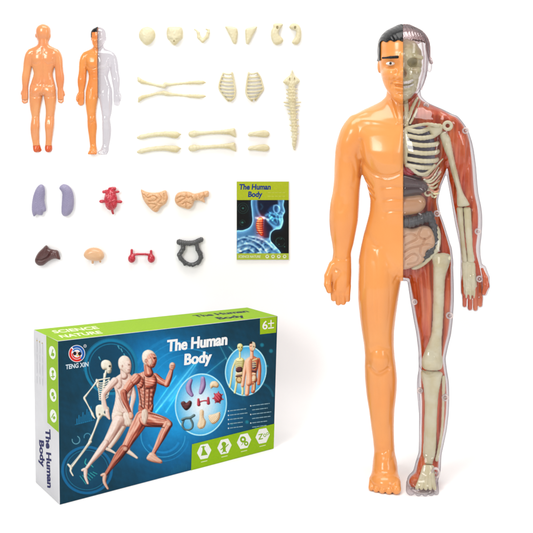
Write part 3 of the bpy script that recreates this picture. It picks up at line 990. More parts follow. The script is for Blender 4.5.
bl = 'shoulder blades'
ppiece('shoulder_blade', [(225.4, 26.6), (231, 26.6), (236.8, 28.4), (237.8, 34), (237.2, 39), (236.4, 43.8), (233.4, 43.6), (231.0, 38.6), (228.4, 33.4), (226.2, 29.4)], 2.6, 3, 'bone',
       'cream toy shoulder blade with its pointed wing aimed left, nearer the jaw', 'shoulder blade', bl, lambda g, f: smin(f, cap(g, (226.6, 27.6, -2.5), (235.6, 30, -3.6), .8), 1))
ppiece('shoulder_blade', [(257.0, 26.6), (251.6, 27.2), (245.8, 29.2), (245.4, 34.6), (245.6, 39.6), (246.4, 44), (249.2, 43.8), (251.6, 38.4), (254.4, 33), (256.4, 29.4)], 2.6, 3, 'bone',
       'cream toy shoulder blade with its pointed wing aimed right, nearer the hips', 'shoulder blade', bl, lambda g, f: smin(f, cap(g, (255.8, 27.6, -2.5), (247, 30.2, -3.6), .8), 1))
hl = 'hip bones'
ppiece('hip_bone', [(273.4, 24.4), (278, 23.4), (282.8, 24.2), (281.8, 27.4), (279.4, 30.8), (279, 35), (283.2, 40), (281, 44), (276, 45), (272.8, 42.6), (271, 37), (271.2, 31), (273, 27.6)], 3, 3, 'bone',
       'cream toy hip bone opening to the right, beside the shoulder blades', 'hip bone', hl, lambda g, f: smax(f, -ell(g, (277.4, 28, -6), (1.2, 1.7, 3)), .5), 0.25)
ppiece('hip_bone', [(289.2, 27), (292, 23.8), (296.6, 24), (300, 27.2), (301.2, 34), (300.4, 41), (297.6, 44.6), (293.4, 44.4), (291.8, 42), (295, 37.4), (296, 32), (293.6, 30), (290.4, 29.2)], 3, 3, 'bone',
       'cream toy hip bone curling to the left, at the right end of the top row', 'hip bone', hl, lambda g, f: smax(f, -ell(g, (295, 28, -6), (1.2, 1.6, 3)), .5), 0.25)
ab = 'arm bones'
tpiece('arm_bone', [(138.6, 77.6, B, 1.0), (140, 80.4, B, 2.0), (142.6, 81.8, B, 1.9), (150.3, 83.8, B, 1.4), (158, 85.6, B, 1.35), (164.4, 86.2, B, 1.9), (166, 84.4, B, 2.1), (170, 84.6, B, 1.5), (181, 83.6, B, 1.2),
                    (190, 82.8, B, 1.5), (199, 82.4, B, 1.9), (203, 82.4, B, 1.5), (205.4, 82.6, B, .7)], 'bone', 'slim cream arm and hand bone with its hooked end raised, upper of the pair', 'arm bone', ab)
tpiece('arm_bone', [(139, 101.6, B, 1.0), (140.6, 98.6, B, 2.0), (143, 97.2, B, 1.9), (152, 95, B, 1.4), (158, 93.4, B, 1.35), (164, 92.8, B, 1.9), (166.4, 93.6, B, 2.1), (171, 94.4, B, 1.5), (181, 95.2, B, 1.2),
                    (190, 96, B, 1.5), (199, 96.4, B, 1.9), (203, 96.3, B, 1.5), (205.6, 96.2, B, .7)], 'bone', 'slim cream arm and hand bone with its hooked end lowered, lower of the pair', 'arm bone', ab)


def rib_cage(label, top, inner, outer):
    xs_ = [p[0] for p in inner + outer]
    root = thing('rib_cage', label, 'rib cage', base_loc(sum(xs_) / len(xs_), 100.5, WALL), 'rib cages')
    ii = catmull(inner, 6, False); oo = catmull(outer, 6, False)
    piece('breastbone', inner, lambda g: tube(g, [(p[0], p[1], -3.0, 1.0) for p in ii]), 'bone', '', '', None, 0.28, -8, 1.5, 3, root)
    piece('rib_edge', outer, lambda g: tube(g, [(p[0], p[1], -1.5, .8) for p in oo]), 'bone', '', '', None, 0.28, -8, 1.5, 3, root)
    ai = np.array(ii); ao = np.array(oo)
    for k in range(8):
        y = top + 0.4 + k * 3.55
        xa = np.interp(y, ai[:, 1], ai[:, 0]); xb = np.interp(y - 0.2, ao[:, 1], ao[:, 0])
        pts = [(xa, y + .4, -3.2, .75), (xa * .7 + xb * .3, y + .9, -4.6, .8), (xa * .35 + xb * .65, y + .6, -4.2, .8), (xb, y - .4, -1.6, .75)]
        piece('rib', pts, lambda g: tube(g, pts, .5), 'bone', '', '', None, 0.28, -8, 1.5, 3, root)


rib_cage('cream half rib cage bulging to the left, nearer the arm bones', 73.2, [(232.2, 73), (233.4, 79), (234.4, 85), (235.2, 92), (234, 97.6), (230.4, 101)],
         [(223.4, 73), (221.4, 78), (219.6, 84), (219.8, 89.6), (224, 96), (228.4, 101)])
rib_cage('cream half rib cage bulging to the right, nearer the spine', 72.8, [(248.8, 72.8), (247.8, 79), (247, 85), (246.4, 92), (248, 96.8), (252, 100.8)],
         [(257.2, 72.8), (260.2, 77.6), (262.4, 85), (263, 89.4), (259.4, 94.6), (255.4, 100.4)])


def spine_extra(g, f):
    f = f + 0.15 * np.sin(g.y * 2.1) * (g.y > 86)
    f = smin(f, pillow(g, [(292.2, 69.8), (294.2, 75), (298.6, 79), (299.6, 81.8), (296.6, 84.6), (292, 87.4), (287.4, 85.4), (283.6, 83.2), (283.2, 81), (287, 77.4), (290, 75)], 2.6, 4, -3), 1)
    for (x, y) in ((289.6, 79.6), (294.4, 79.6)):
        f = smax(f, -ell(g, (x, y, -6), (.8, 2, 2)), .3)
    f = f + 0.35 * nz(g.x, g.y, 3.2, 17)
    for (xa, xb, y) in ((290, 287.6, 109.6), (291, 289.6, 119.6), (292.2, 291, 131), (292.4, 291.4, 137), (296.4, 298.2, 110), (297, 298.4, 126), (297, 298, 134), (288.6, 286.6, 90), (288.6, 286.6, 94), (288.4, 286.8, 98), (289, 284, 102.6), (289.4, 284.8, 105.6), (290.4, 288.4, 113.6), (291.2, 290, 125.4),
                        (295, 296.8, 89.4), (295, 296.8, 93.6), (295.4, 297, 98), (294.6, 300.6, 102.4), (294.8, 299.4, 105.8), (296, 297.4, 114), (297, 298, 120)):
        f = smin(f, cap(g, (xa, y, -3), (xb, y - .3, -2.6), 1.0, .7), .5)
    return f


spts = [(291.7, 84, -3, 3.2), (291.8, 92, -3.2, 3.6), (292, 99, -3.2, 3.7), (292.4, 106, -3, 2.8), (293.4, 118, -3, 2.7), (294.6, 130, -3, 2.8), (294.6, 138, -3, 2.4), (294.2, 144, -2.6, 2.0), (294.2, 149.4, -2, 1.0)]
piece('spine', [(282, 69), (302, 152)], lambda g: spine_extra(g, tube(g, spts, 1)), 'bone', 'long cream toy spine with flared skull base and small side spikes', 'spine', None, 0.3, -9, 1.5, 2)

sh = 'shin bones'
for dy, lab in ((0, 'curved cream shin bone with a dark slot, upper of the pair'), (14.2, 'curved cream shin bone with a dark slot, lower of the pair')):
    def shx(g, f, dy=dy):
        return smax(f, -cap(g, (146, 133.6 + dy, -6.0), (168, 132.2 + dy, -6.2), 0.75), .4)
    tpiece('shin_bone', [(138.6, 137.6 + dy, B, 1.4), (142, 136.8 + dy, B, 2.3), (149, 135.2 + dy, B, 2.2), (157, 134.2 + dy, B, 2.2), (166, 133.8 + dy, -2.8, 2.5), (172.5, 134.4 + dy, -3, 3.2), (176.4, 134.8 + dy, -3, 3.3), (178.4, 134.4 + dy, -2.6, 1.5),
                         (180.6, 134.2 + dy, -2, .8)], 'bone', lab, 'shin bone', sh, shx)
fm = 'thigh bones'
for dy, lab in ((0, 'straight cream thigh bone with a ball end, upper of the pair'), (14.2, 'straight cream thigh bone with a ball end, lower of the pair')):
    def fx(g, f, dy=dy):
        f = smin(f, pillow(g, [(224, 130 + dy), (230, 128.8 + dy), (234.6, 128.2 + dy), (235.6, 131.6 + dy), (236.4, 137 + dy), (233, 136.2 + dy), (229, 134.4 + dy), (224, 133.6 + dy)], 2.9, 3, -2.8), 1.0)
        return smax(f, -cap(g, (193, 134.2 + dy, -7.4), (194, 134.2 + dy, -7.4), 1.0), .6)
    pts = [(191.6, 134 + dy, -3, 3.0), (194.6, 133.6 + dy, -3, 3.2), (198, 133.2 + dy, -2.6, 2.2), (203, 133 + dy, -2.4, 1.75), (214, 132.3 + dy, -2.4, 1.65), (222, 131.9 + dy, -2.4, 1.9), (228, 131.6 + dy, -2.6, 2.4)]
    piece('thigh_bone', pts + [(237, 138 + dy)], lambda g: fx(g, tube(g, pts, 1)), 'bone', lab, 'thigh bone', fm, 0.3, -9, 1.5, 4)
for dy, lab in ((0, 'short cream foot bone shaped like a sole, upper of the pair'), (14, 'short cream foot bone shaped like a sole, lower of the pair')):
    ppiece('foot_bone', [(x, y + dy) for x, y in ((247.8, 134.6), (249.6, 132.2), (254, 131.6), (260, 130.6), (265.4, 130.3), (268.8, 132.2), (269.4, 135.2), (266.6, 137.2), (260, 136.8), (253, 136), (249, 136.2))], 2.4, 2.6, 'bone',
           lab, 'foot bone', 'foot bones', lambda g, f, dy=dy: smax(f, -ell(g, (254.5, 133.4 + dy, -5.4), (2.2, .9, 1.4)), .5), 0.25)

lg = 'lungs'
tex = lambda g, f: f - 0.22 * nz(g.x, g.y, 2.6, 6)
ppiece('lung', [(34.6, 215.8), (32.8, 208), (34, 197), (37, 188.6), (41, 184.2), (44.6, 185.4), (46, 191.4), (45.4, 200.6), (47.2, 209.6), (44.4, 211.6), (43.2, 214.4), (40, 214.6), (37.8, 213.8)], 4, 5, 'lilac',
       'lilac toy lung with a notched ragged lower edge', 'lung', lg, tex)
ppiece('lung', [(60.2, 187.6), (63.6, 184), (69, 185.2), (73.4, 191.2), (74.8, 200.6), (73.6, 209.6), (69.4, 214.8), (64.6, 215.4), (62.4, 211), (63, 199), (63, 192.4)], 4, 5, 'lilac',
       'lilac toy lung with a smooth rounded lower end', 'lung', lg, tex)


def heartf(g):
    f = ell(g, (111.6, 199, -5), (6.5, 10, 5))
    f = smin(f, ell(g, (112.4, 204, -5.4), (5.4, 5.6, 4.6)), 1.5)
    for a, b, r, r2 in (((104.6, 191.4, -4.4), (111, 190.4, -5), 1.6, 1.8), ((110.6, 188.6, -4.4), (115.4, 188.2, -4.4), 1.7, 1.7), ((113, 189, -4.4), (113, 193, -5), 2.4, 3), ((116, 191.6, -4.4), (119, 191.2, -4), 1.2, 1.2),
                        ((101.6, 201, -4), (106, 200.8, -4.5), 1.6, 1.7), ((117, 201, -4.4), (121.4, 201.3, -4), 1.6, 1.5), ((112.6, 208, -4.4), (113.6, 213, -3.4), 1.3, 1.1)):
        f = smin(f, cap(g, a, b, r, r2), .6)
    for l_ in ([(107, 194), (111, 199), (110, 206)], [(115, 194), (112, 200), (115, 207)], [(106.5, 202), (111, 201.6), (116, 199)]):
        f = f - 0.75 * gauss(sd_line2(g.x[:, :, 0], g.y[:, :, 0], l_), .7)[:, :, None]
    return f + 0.2 * nz(g.x, g.y, 3, 9)


piece('heart', [(100, 186), (123, 215)], heartf, 'red', 'bright red toy heart with stubby vessels', 'heart', None, 0.26, -12.5, 1.5, 2)


def folds(lines, w, a):
    def ex(g, f):
        for l_ in lines:
            f = f + a * gauss(sd_line2(g.x[:, :, 0], g.y[:, :, 0], catmull(l_, 5, False)), w)[:, :, None]
        if w == .7 and a > 1.12 and len(lines) > 2:
            f = f + .4 * gauss(nz(g.x, g.y, 5.5, len(lines)), .09)
        return f
    return ex


si_ = 'small intestine pieces'
ppiece('small_intestine', [(141.4, 189.2), (145.4, 190.8), (150, 192), (156, 192.2), (161, 191.4), (166, 189.8), (167.6, 193), (168.4, 198), (166, 203.4), (161.4, 206.6), (158.4, 211), (154.8, 211.4), (150.8, 208.2), (146.8, 203.6), (143.6, 198.4)],
       4, 4, 'peach', 'peach toy intestine shaped like a triangle with coiled folds', 'intestine', si_,
       folds([[(145, 194), (149, 197), (154, 195), (158, 197.4), (155, 200), (150, 200.4)], [(160, 193.6), (162.4, 198), (159, 202), (163, 203)], [(148, 203.4), (153, 203), (157.4, 204.4), (154, 207.6)], [(164.6, 193), (165, 199)], [(151, 192.8), (149, 194.6)]], .7, 1.15), 0.25)
ppiece('small_intestine', [(175.4, 197), (178, 192.6), (184, 191), (190, 191.6), (194, 193.2), (199, 192.4), (203, 191.2), (208.6, 190.6), (208.8, 196), (204.6, 197.4), (205.2, 202.2), (200, 200.4), (195, 200.4), (193, 205.4), (189.4, 208.8), (184, 207.6),
                            (179, 205.8), (175.8, 202)], 4, 3.6, 'peach', 'peach toy intestine with a long tail pointing right', 'intestine', si_,
       folds([[(177.4, 198), (182, 195.6), (186, 197), (182.6, 199.6), (178.6, 202)], [(187, 192.4), (188, 197), (192, 196), (193.6, 200)], [(183, 203.4), (187.4, 201.4), (191, 203)], [(195.6, 194), (197, 198.6)], [(199.4, 193.4), (201, 198), (203, 196)], [(204, 192.6), (205, 196)], [(186.6, 203), (187, 207)]], .7, 1.15), 0.25)
ppiece('liver', [(36, 260), (38.6, 253), (44, 247.4), (47.4, 244.6), (50.6, 247.8), (55, 249), (58.8, 250), (60.4, 254), (61.2, 258.8), (55.4, 258), (49.6, 260.6), (44.2, 264.6), (39.2, 264.4)], 4.4, 5, 'brown',
       'dark brown toy liver with a glossy crease', 'liver', None, folds([[(38, 258), (44, 258.4), (50, 255), (53, 250)]], .7, 1.2))
ppiece('stomach', [(84.8, 253.6), (87.6, 249), (93.6, 246.8), (100.4, 248), (104.6, 252.4), (104.6, 257.2), (100.6, 259.8), (92.6, 259.6), (87, 257.4)], 5.4, 5.4, 'peach',
       'peach egg-shaped toy stomach with two short stubs below', 'stomach', None,
       lambda g, f: smin(smin(f, cap(g, (93.6, 257, -5), (93.4, 262.4, -4), 1.3, 1.1), 1), cap(g, (100.4, 257, -5), (101, 261, -4), 1.2, 1.0), 1))
piece('kidneys', [(128, 248), (156, 263)],
      lambda g: smin(smin(smin(ell(g, (132.3, 258, -3.6), (3.7, 4.2, 3.6)), ell(g, (151.8, 258, -3.6), (3.7, 4.2, 3.6)), .5), tube(g, [(133, 254.4, -3.4, 1.2), (138, 253.6, -3.6, 1.15), (146, 253.6, -3.6, 1.15), (151, 254.4, -3.4, 1.2)]), 1.2),
                     np.minimum(tube(g, [(132.2, 255, -3.4, 1.4), (132.2, 249.6, -3, 1.25)]), tube(g, [(151.6, 255, -3.4, 1.4), (151.5, 250.6, -3, 1.25)])), .8),
      'red', 'pair of red toy kidneys joined by a thin bar', 'kidneys', None, 0.25, -10, 1.5, 2)
L1 = [(179.6, 241.6, -3, 2.9), (184.6, 242.6, -3, 2.5), (190, 242.8, -3, 2.45), (194.6, 242.2, -3, 2.4), (198.6, 240.4, -3, 2.4), (201.4, 239.2, -3, 2.5)]
L2 = [(183, 244, -3, 2.1), (183.4, 248, -3, 2.2), (181.4, 251.4, -3, 2.2), (179.4, 254.4, -3, 2.1), (181, 258, -3, 2.1), (185, 262, -3, 2.0), (190, 264, -3, 1.8), (194.4, 263.8, -3, 1.8), (199, 261.4, -3, 2.1), (201.2, 257, -3, 2.2), (200.4, 253, -3, 2.3), (198, 249, -3, 2.1), (197, 244, -3, 1.9)]


def lif(g):
    f = tube(g, L1, .8) + 0.13 * np.sin(g.x * 3.0)
    f = smin(f, tube(g, L2, .8) + 0.08 * np.sin(g.y * 2.4 + g.x), .6)
    for a in ((185, 264.2), (193, 265.4), (198, 263.6)):
        f = smin(f, ell(g, (a[0], a[1], -3), (1.4, 1.1, 1.3)), .5)
    return f


piece('large_intestine', [(176, 236), (205, 267)], lif, 'grey', 'dark grey ribbed toy large intestine shaped like a shield frame', 'intestine', None, 0.26, -8, 1.5, 2)


# ------------------------------------------------------------------ printed sheets
class Print:
    """flat printed layers on a plane; shapes are given as points of a flat layout and mapped onto the sheet"""

    def __init__(s, mapper, normal, eps=0.004):
        s.map = mapper; s.n = np.array(normal, float); s.v = []; s.f = []; s.c = []; s.L = 1; s.eps = eps

    def tri(s, pts, faces, cols, layer=None):
        if layer is None:
            s.L += 1; layer = s.L
        b = len(s.v)
        for p in pts:
            s.v.append(s.map(p) + s.n * s.eps * layer)
        for f in faces:
            s.f.append([b + i for i in f])
        s.c += [c if len(c) == 4 else lin(c) for c in cols]

    def poly(s, pts, col, layer=None, smooth=0):
        if smooth:
            pts = catmull(pts, smooth)
        tr = tessellate_polygon([[Vector((p[0], p[1], 0)) for p in pts]])
        c = lin(col)
        s.tri(pts, [list(t) for t in tr], [c] * len(pts), layer)

    def ellipse(s, cx, cy, rx, ry, col, col2=None, rot=0.0, layer=None, n=40, rings=5):
        c1 = np.array(lin(col)); c2 = np.array(lin(col2)) if col2 else c1
        pts = [(cx, cy)]; cols = [tuple(c1)]; faces = []
        ca, sa = math.cos(rot), math.sin(rot)
        for r in range(1, rings + 1):
            t = r / rings
            for i in range(n):
                a = 2 * math.pi * i / n
                x, y = rx * t * math.cos(a), ry * t * math.sin(a)
                pts.append((cx + x * ca - y * sa, cy + x * sa + y * ca)); cols.append(tuple(c1 + (c2 - c1) * t ** 1.6))
        for i in range(n):
            faces.append((0, 1 + i, 1 + (i + 1) % n))
        for r in range(rings - 1):
            for i in range(n):
                a = 1 + r * n + i; b = 1 + r * n + (i + 1) % n
                faces.append((a, a + n, b + n, b))
        s.tri(pts, faces, cols, layer)

    def ring(s, cx, cy, rx, ry, w, col, rot=0.0, a0=0.0, a1=2 * math.pi, n=48, layer=None):
        pts = []; faces = []
        ca, sa = math.cos(rot), math.sin(rot)
        for i in range(n + 1):
            a = a0 + (a1 - a0) * i / n
            for q in (-w / 2, w / 2):
                x, y = (rx + q) * math.cos(a), (ry + q) * math.sin(a)
                pts.append((cx + x * ca - y * sa, cy + x * sa + y * ca))
        for i in range(n):
            faces.append((2 * i, 2 * i + 1, 2 * i + 3, 2 * i + 2))
        s.tri(pts, faces, [lin(col)] * len(pts), layer)

    def stroke(s, pts, col, layer=None, col2=None, fine=5):
        """pts (x, y, width): a rounded tapering stroke; col2 tints one edge"""
        P = catmull(pts, fine, False) if len(pts) > 2 else [pts[0], tuple((np.array(pts[0]) + np.array(pts[1])) / 2), pts[1]]
        P = [np.array(p, float) for p in P]
        Lp, Rp = [], []
        for i, p in enumerate(P):
            d = P[min(i + 1, len(P) - 1)][:2] - P[max(i - 1, 0)][:2]
            d = d / max(np.linalg.norm(d), 1e-6)
            nrm = np.array([-d[1], d[0]])
            Lp.append(p[:2] + nrm * p[2] / 2); Rp.append(p[:2] - nrm * p[2] / 2)
        v = []; f = []; c = []
        c1 = lin(col); c2 = lin(col2) if col2 else c1
        cm = tuple((a + b) / 2 for a, b in zip(c1, c2))
        for l, r in zip(Lp, Rp):
            v += [tuple(l), tuple((l + r) / 2), tuple(r)]; c += [c1, cm if col2 else c1, c2]
        for i in range(len(P) - 1):
            a = 3 * i
            f += [(a, a + 1, a + 4, a + 3), (a + 1, a + 2, a + 5, a + 4)]
        for e, sg in ((0, -1), (len(P) - 1, 1)):       # round ends
            d = P[e][:2] - P[e - sg][:2]
            ang = math.atan2(d[1], d[0]); r = P[e][2] / 2
            b = len(v)
            v.append(tuple(P[e][:2])); c.append(cm if col2 else c1)
            for k in range(7):
                a = ang - math.pi / 2 + math.pi * k / 6
                v.append((P[e][0] + r * math.cos(a), P[e][1] + r * math.sin(a))); c.append(c1 if (k > 3) else c2)
            for k in range(6):
                f.append((b, b + 1 + k, b + 2 + k))
        s.tri(v, f, c, layer)

    def text(s, txt, p0, p1, up, col, bold=0.02, layer=None, track=1.0, spread=0.0):
        v, f = text_mesh(txt, bold, track)
        mn = v.min(0); w = v[:, 0].max() - mn[0]
        p0 = np.array(p0, float); p1 = np.array(p1, float); up = np.array(up, float)
        pts = [tuple(p0 + (p1 - p0) * (q[0] - mn[0]) / w + up * q[1] / 0.70) for q in v]
        for sh in ((-spread, 0, spread) if spread else (0,)):
            s.tri([(q[0] + sh, q[1]) for q in pts], f, [lin(col)] * len(pts), layer)

    def build(s, name, parent, label=None):
        o = mk(name, np.array(s.v) * S, s.f, M['print'], parent, False, None, s.c)
        if label:
            o['label'] = label
        return o


class Canvas:
    """ink laid down on a fine grid of printed dots (one colour per grid point)"""

    def __init__(s, X, Y):
        s.shape = X.shape
        s.X = X.ravel().astype(float); s.Y = Y.ravel().astype(float)
        s.C = np.zeros((len(s.X), 3))

    def box(s, pts, pad):
        a = np.array([p[:2] for p in pts], float)
        return np.nonzero((s.X > a[:, 0].min() - pad) & (s.X < a[:, 0].max() + pad) & (s.Y > a[:, 1].min() - pad) & (s.Y < a[:, 1].max() + pad))[0]

    def mix(s, I, col, al, add=False):
        col = np.asarray(col, float)
        al = np.clip(al, 0, 1)[:, None]
        if add:
            s.C[I] = s.C[I] + col * al
        else:
            s.C[I] = s.C[I] * (1 - al) + col * al

    def ring(s, cx, cy, rx, ry, w, col, rot=0.0, a0=0.0, a1=2 * math.pi, al=1.0):
        I = s.box([(cx - rx, cy - ry), (cx + rx, cy + ry)], w + 2)
        x, y = s.X[I] - cx, s.Y[I] - cy
        x, y = x * math.cos(rot) + y * math.sin(rot), y * math.cos(rot) - x * math.sin(rot)
        r = np.hypot(x / rx, y / ry)
        d = np.abs(r - 1) * (rx + ry) / 2
        an = np.mod(np.arctan2(y / ry, x / rx) - a0, 2 * math.pi)
        ok = an <= (a1 - a0) + 1e-6
        s.mix(I, col, al * ok * np.clip((w / 2 - d) / .5 + .5, 0, 1))

    def ellipse(s, cx, cy, rx, ry, col, col2=None, rot=0.0, al=1.0):
        I = s.box([(cx - rx, cy - ry), (cx + rx, cy + ry)], 2)
        x, y = s.X[I] - cx, s.Y[I] - cy
        x, y = x * math.cos(rot) + y * math.sin(rot), y * math.cos(rot) - x * math.sin(rot)
        r = np.hypot(x / rx, y / ry)
        c1 = np.array(col, float); c2 = np.array(col2 if col2 is not None else col, float)
        c = c1 + (c2 - c1) * np.clip(r, 0, 1)[:, None] ** 1.6
        s.mix(I, c, al * np.clip((1 - r) * min(rx, ry) / .5 + .5, 0, 1))

    def glow(s, pts, w, col, al=1.0, add=True):
        I = s.box(pts, 3 * w)
        d = sd_line2(s.X[I], s.Y[I], catmull(pts, 5, False) if len(pts) > 2 else pts)
        s.mix(I, col, al * np.exp(-(d / w) ** 2), add)

    def chain(s, pts):
        P = np.array(catmull(pts, 5, False) if len(pts) > 2 else pts, float)
        I = s.box(pts, P[:, 2].max() / 2 + 1.5)
        x, y = s.X[I], s.Y[I]
        best = np.full(len(I), 1e9); so = np.zeros(len(I)); ln = np.zeros(len(I)); nx = np.zeros(len(I)); ny = np.zeros(len(I))
        L = 0.0
        for a, b in zip(P[:-1], P[1:]):
            e = b[:2] - a[:2]; l = max(np.hypot(*e), 1e-6)
            t = np.clip(((x - a[0]) * e[0] + (y - a[1]) * e[1]) / l ** 2, 0, 1)
            dx, dy = x - a[0] - e[0] * t, y - a[1] - e[1] * t
            d = np.hypot(dx, dy); w = (a[2] + (b[2] - a[2]) * t) / 2
            m = d - w < best
            best = np.where(m, d - w, best)
            r = d / np.maximum(w, .1)
            so = np.where(m, np.sign(e[0] * dy - e[1] * dx) * r, so)
            nx = np.where(m, dx / np.maximum(w, .1), nx); ny = np.where(m, dy / np.maximum(w, .1), ny)
            ln = np.where(m, L + l * t, ln)
            L += l
        return I, best, so, ln, nx, ny

    def shade(s, nx, ny, cols, fib=None):
        r2 = np.clip(nx ** 2 + ny ** 2, 0, 1)
        lam = -0.50 * nx - 0.55 * ny + 0.72 * np.sqrt(1 - r2)
        v = np.clip(0.10 + 0.95 * lam, 0, 1)
        if fib is not None:
            v = np.clip(v + fib, 0, 1)
        d, m, l = [np.array(c, float) for c in cols]
        v = v[:, None]
        return np.where(v < .5, d + (m - d) * v * 2, m + (l - m) * (v - .5) * 2)

    def stroke(s, pts, col, layer=None, col2=None):
        if len(pts) == 2:
            a, b = pts
            pts = [a, tuple((np.array(a) + np.array(b)) / 2), b]
        I, d, so, ln, nx, ny = s.chain(pts)
        s.mix(I, col, np.clip(-d / .5 + .5, 0, 1))

    def limb(s, pts, cols, fib=0.0, nf=5.0, seed=0, al=1.0):
        I, d, so, ln, nx, ny = s.chain(pts)
        f = None
        if fib:
            f = fib * (np.sin(so * nf + 1.3 * np.sin(ln * .22 + seed) + seed) * .6 + .5 * np.sin(so * nf * 2.3 + ln * .12 + seed * 2) + .35 * nz(so * 2.5, ln * .1, 1.2, seed + 20))
        c = s.shade(nx, ny, cols, f)
        s.mix(I, c, al * np.clip(-d / .6 + .5, 0, 1))

    def mass(s, poly, cols, R=4.0, fib=0.0, ang=0.0, fs=1.1, seed=0, al=1.0, sm=5):
        poly = catmull(poly, sm) if sm else poly
        I = s.box(poly, 1.5)
        x, y = s.X[I], s.Y[I]
        sd = sd_poly(x, y, poly); e = .35
        gx = (sd_poly(x + e, y, poly) - sd) / e; gy = (sd_poly(x, y + e, poly) - sd) / e
        k = np.clip(1 + sd / R, 0, 1) ** 1.0
        f = None
        if fib:
            u = -x * math.sin(ang) + y * math.cos(ang); w = x * math.cos(ang) + y * math.sin(ang)
            f = fib * (np.sin(u * 2.6 / fs + .8 * np.sin(w * .3 + seed)) * .6 + .6 * nz(u, w * .25, 2.2 * fs, seed + 30))
        s.mix(I, s.shade(gx * k, gy * k, cols, f), al * np.clip(-sd / .6 + .5, 0, 1))

    def poly(s, pts, col, layer=None, smooth=0, al=1.0):
        if smooth:
            pts = catmull(pts, smooth)
        I = s.box(pts, 1.5)
        s.mix(I, col, al * np.clip(-sd_poly(s.X[I], s.Y[I], pts) / .5 + .5, 0, 1))

    def lay(s, pr, layer=1):
        ny_, nx_ = s.shape
        c = np.clip(s.C, 0, 255) / 255.0
        c = np.where(c <= 0.04045, c / 12.92, ((c + 0.055) / 1.055) ** 2.4) * GAIN * 1.12
        cols = np.concatenate([c, np.ones((len(c), 1))], 1)
        idx = np.arange(ny_ * nx_).reshape(ny_, nx_)
        f = np.stack([idx[:-1, :-1], idx[:-1, 1:], idx[1:, 1:], idx[1:, :-1]], -1).reshape(-1, 4)
        pr.tri(list(zip(s.X, s.Y)), f.tolist(), [tuple(q) for q in cols], layer)


_tc = {}


def text_mesh(txt, bold, track):
    key = (txt, bold, track)
    if key in _tc:
        return _tc[key]
    cu = bpy.data.curves.new('t', 'FONT')
    cu.body = txt; cu.offset = bold; cu.space_character = track; cu.resolution_u = 4
    o = bpy.data.objects.new('t', cu)
    COL.objects.link(o)
    bpy.context.view_layer.update()
    me = bpy.data.meshes.new_from_object(o.evaluated_get(bpy.context.evaluated_depsgraph_get()))
    v = np.array([tuple(q.co)[:2] for q in me.vertices]); f = [list(p.vertices) for p in me.polygons]
    bpy.data.objects.remove(o); bpy.data.curves.remove(cu); bpy.data.meshes.remove(me)
    _tc[key] = (v, f)
    return v, f


# ------------------------------------------------------------------ the carton
EYE = np.array([0.0, -F, FH])


def ray(p):
    return np.array([(p[0] - CX) / F, 1.0, -(p[1] - HY) / F])


def on_floor(p):
    r = ray(p)
    return EYE + r * (-EYE[2] / r[2])


def on_plane(p, o, n):
    r = ray(p)
    return EYE + r * (((o - EYE) @ n) / (r @ n))


fl, fr, bl_ = on_floor((59.7, 505.0)), on_floor((273.8, 448.6)), on_floor((35.5, 482.2))
UP = np.array([0, 0, 1.0])


def vplane(a, b):
    n = np.cross(b - a, UP); return n / np.linalg.norm(n)


NF = vplane(fl, fr); NF = NF if NF[1] < 0 else -NF
tfl = on_plane((57.8, 341.2), fl, NF)
NS = np.cross(tfl - fl, bl_ - fl); NS /= np.linalg.norm(NS); NS = NS if NS[0] < 0 else -NS
tfr = on_plane((277.8, 315.9), fl, NF); tbl = on_plane((33.4, 329.6), fl, NS)
nt_ = np.cross(tfr - tfl, tbl - tfl); nt_ /= np.linalg.norm(nt_); nt_ = nt_ if nt_[2] > 0 else -nt_
tbr = on_plane((247.2, 307.2), tfl, nt_)
br = fr + (bl_ - fl)
tbr = tbr
c0 = (fl + fr + bl_ + br) / 4
box = thing('toy_box', 'blue and green cardboard box printed with three running figures, standing on the floor', 'toy box', Vector(c0 * S))
V8 = [fl, fr, br, bl_, tfl, tfr, tbr, tbl]
Fq = [(0, 1, 5, 4), (1, 2, 6, 5), (2, 3, 7, 6), (3, 0, 4, 7), (4, 5, 6, 7), (3, 2, 1, 0)]
ca_ = mk('carton', np.array(V8) * S, Fq, M['carton'], box, False)
bv = ca_.modifiers.new('edge', 'BEVEL'); bv.width = 0.00035; bv.segments = 2
mapF = lambda p: on_plane(p, fl, NF)
mapS = lambda p: on_plane(p, fl, NS)
mapT = lambda p: on_plane(p, tfl, nt_)


def lerp2(a, b, t):
    return (a[0] + (b[0] - a[0]) * t, a[1] + (b[1] - a[1]) * t)


pf = Print(mapF, NF)
A_, B_, C_, D_ = (58.0, 341.4), (277.4, 316.3), (273.5, 448.3), (59.9, 504.6)
N1, N2 = 470, 350
uu, vv = np.meshgrid(np.linspace(0, 1, N1 + 1), np.linspace(0, 1, N2 + 1))
GX = (A_[0] * (1 - uu) + B_[0] * uu) * (1 - vv) + (D_[0] * (1 - uu) + C_[0] * uu) * vv
GY = (A_[1] * (1 - uu) + B_[1] * uu) * (1 - vv) + (D_[1] * (1 - uu) + C_[1] * uu) * vv
cv = Canvas(GX, GY)
x, y = cv.X, cv.Y
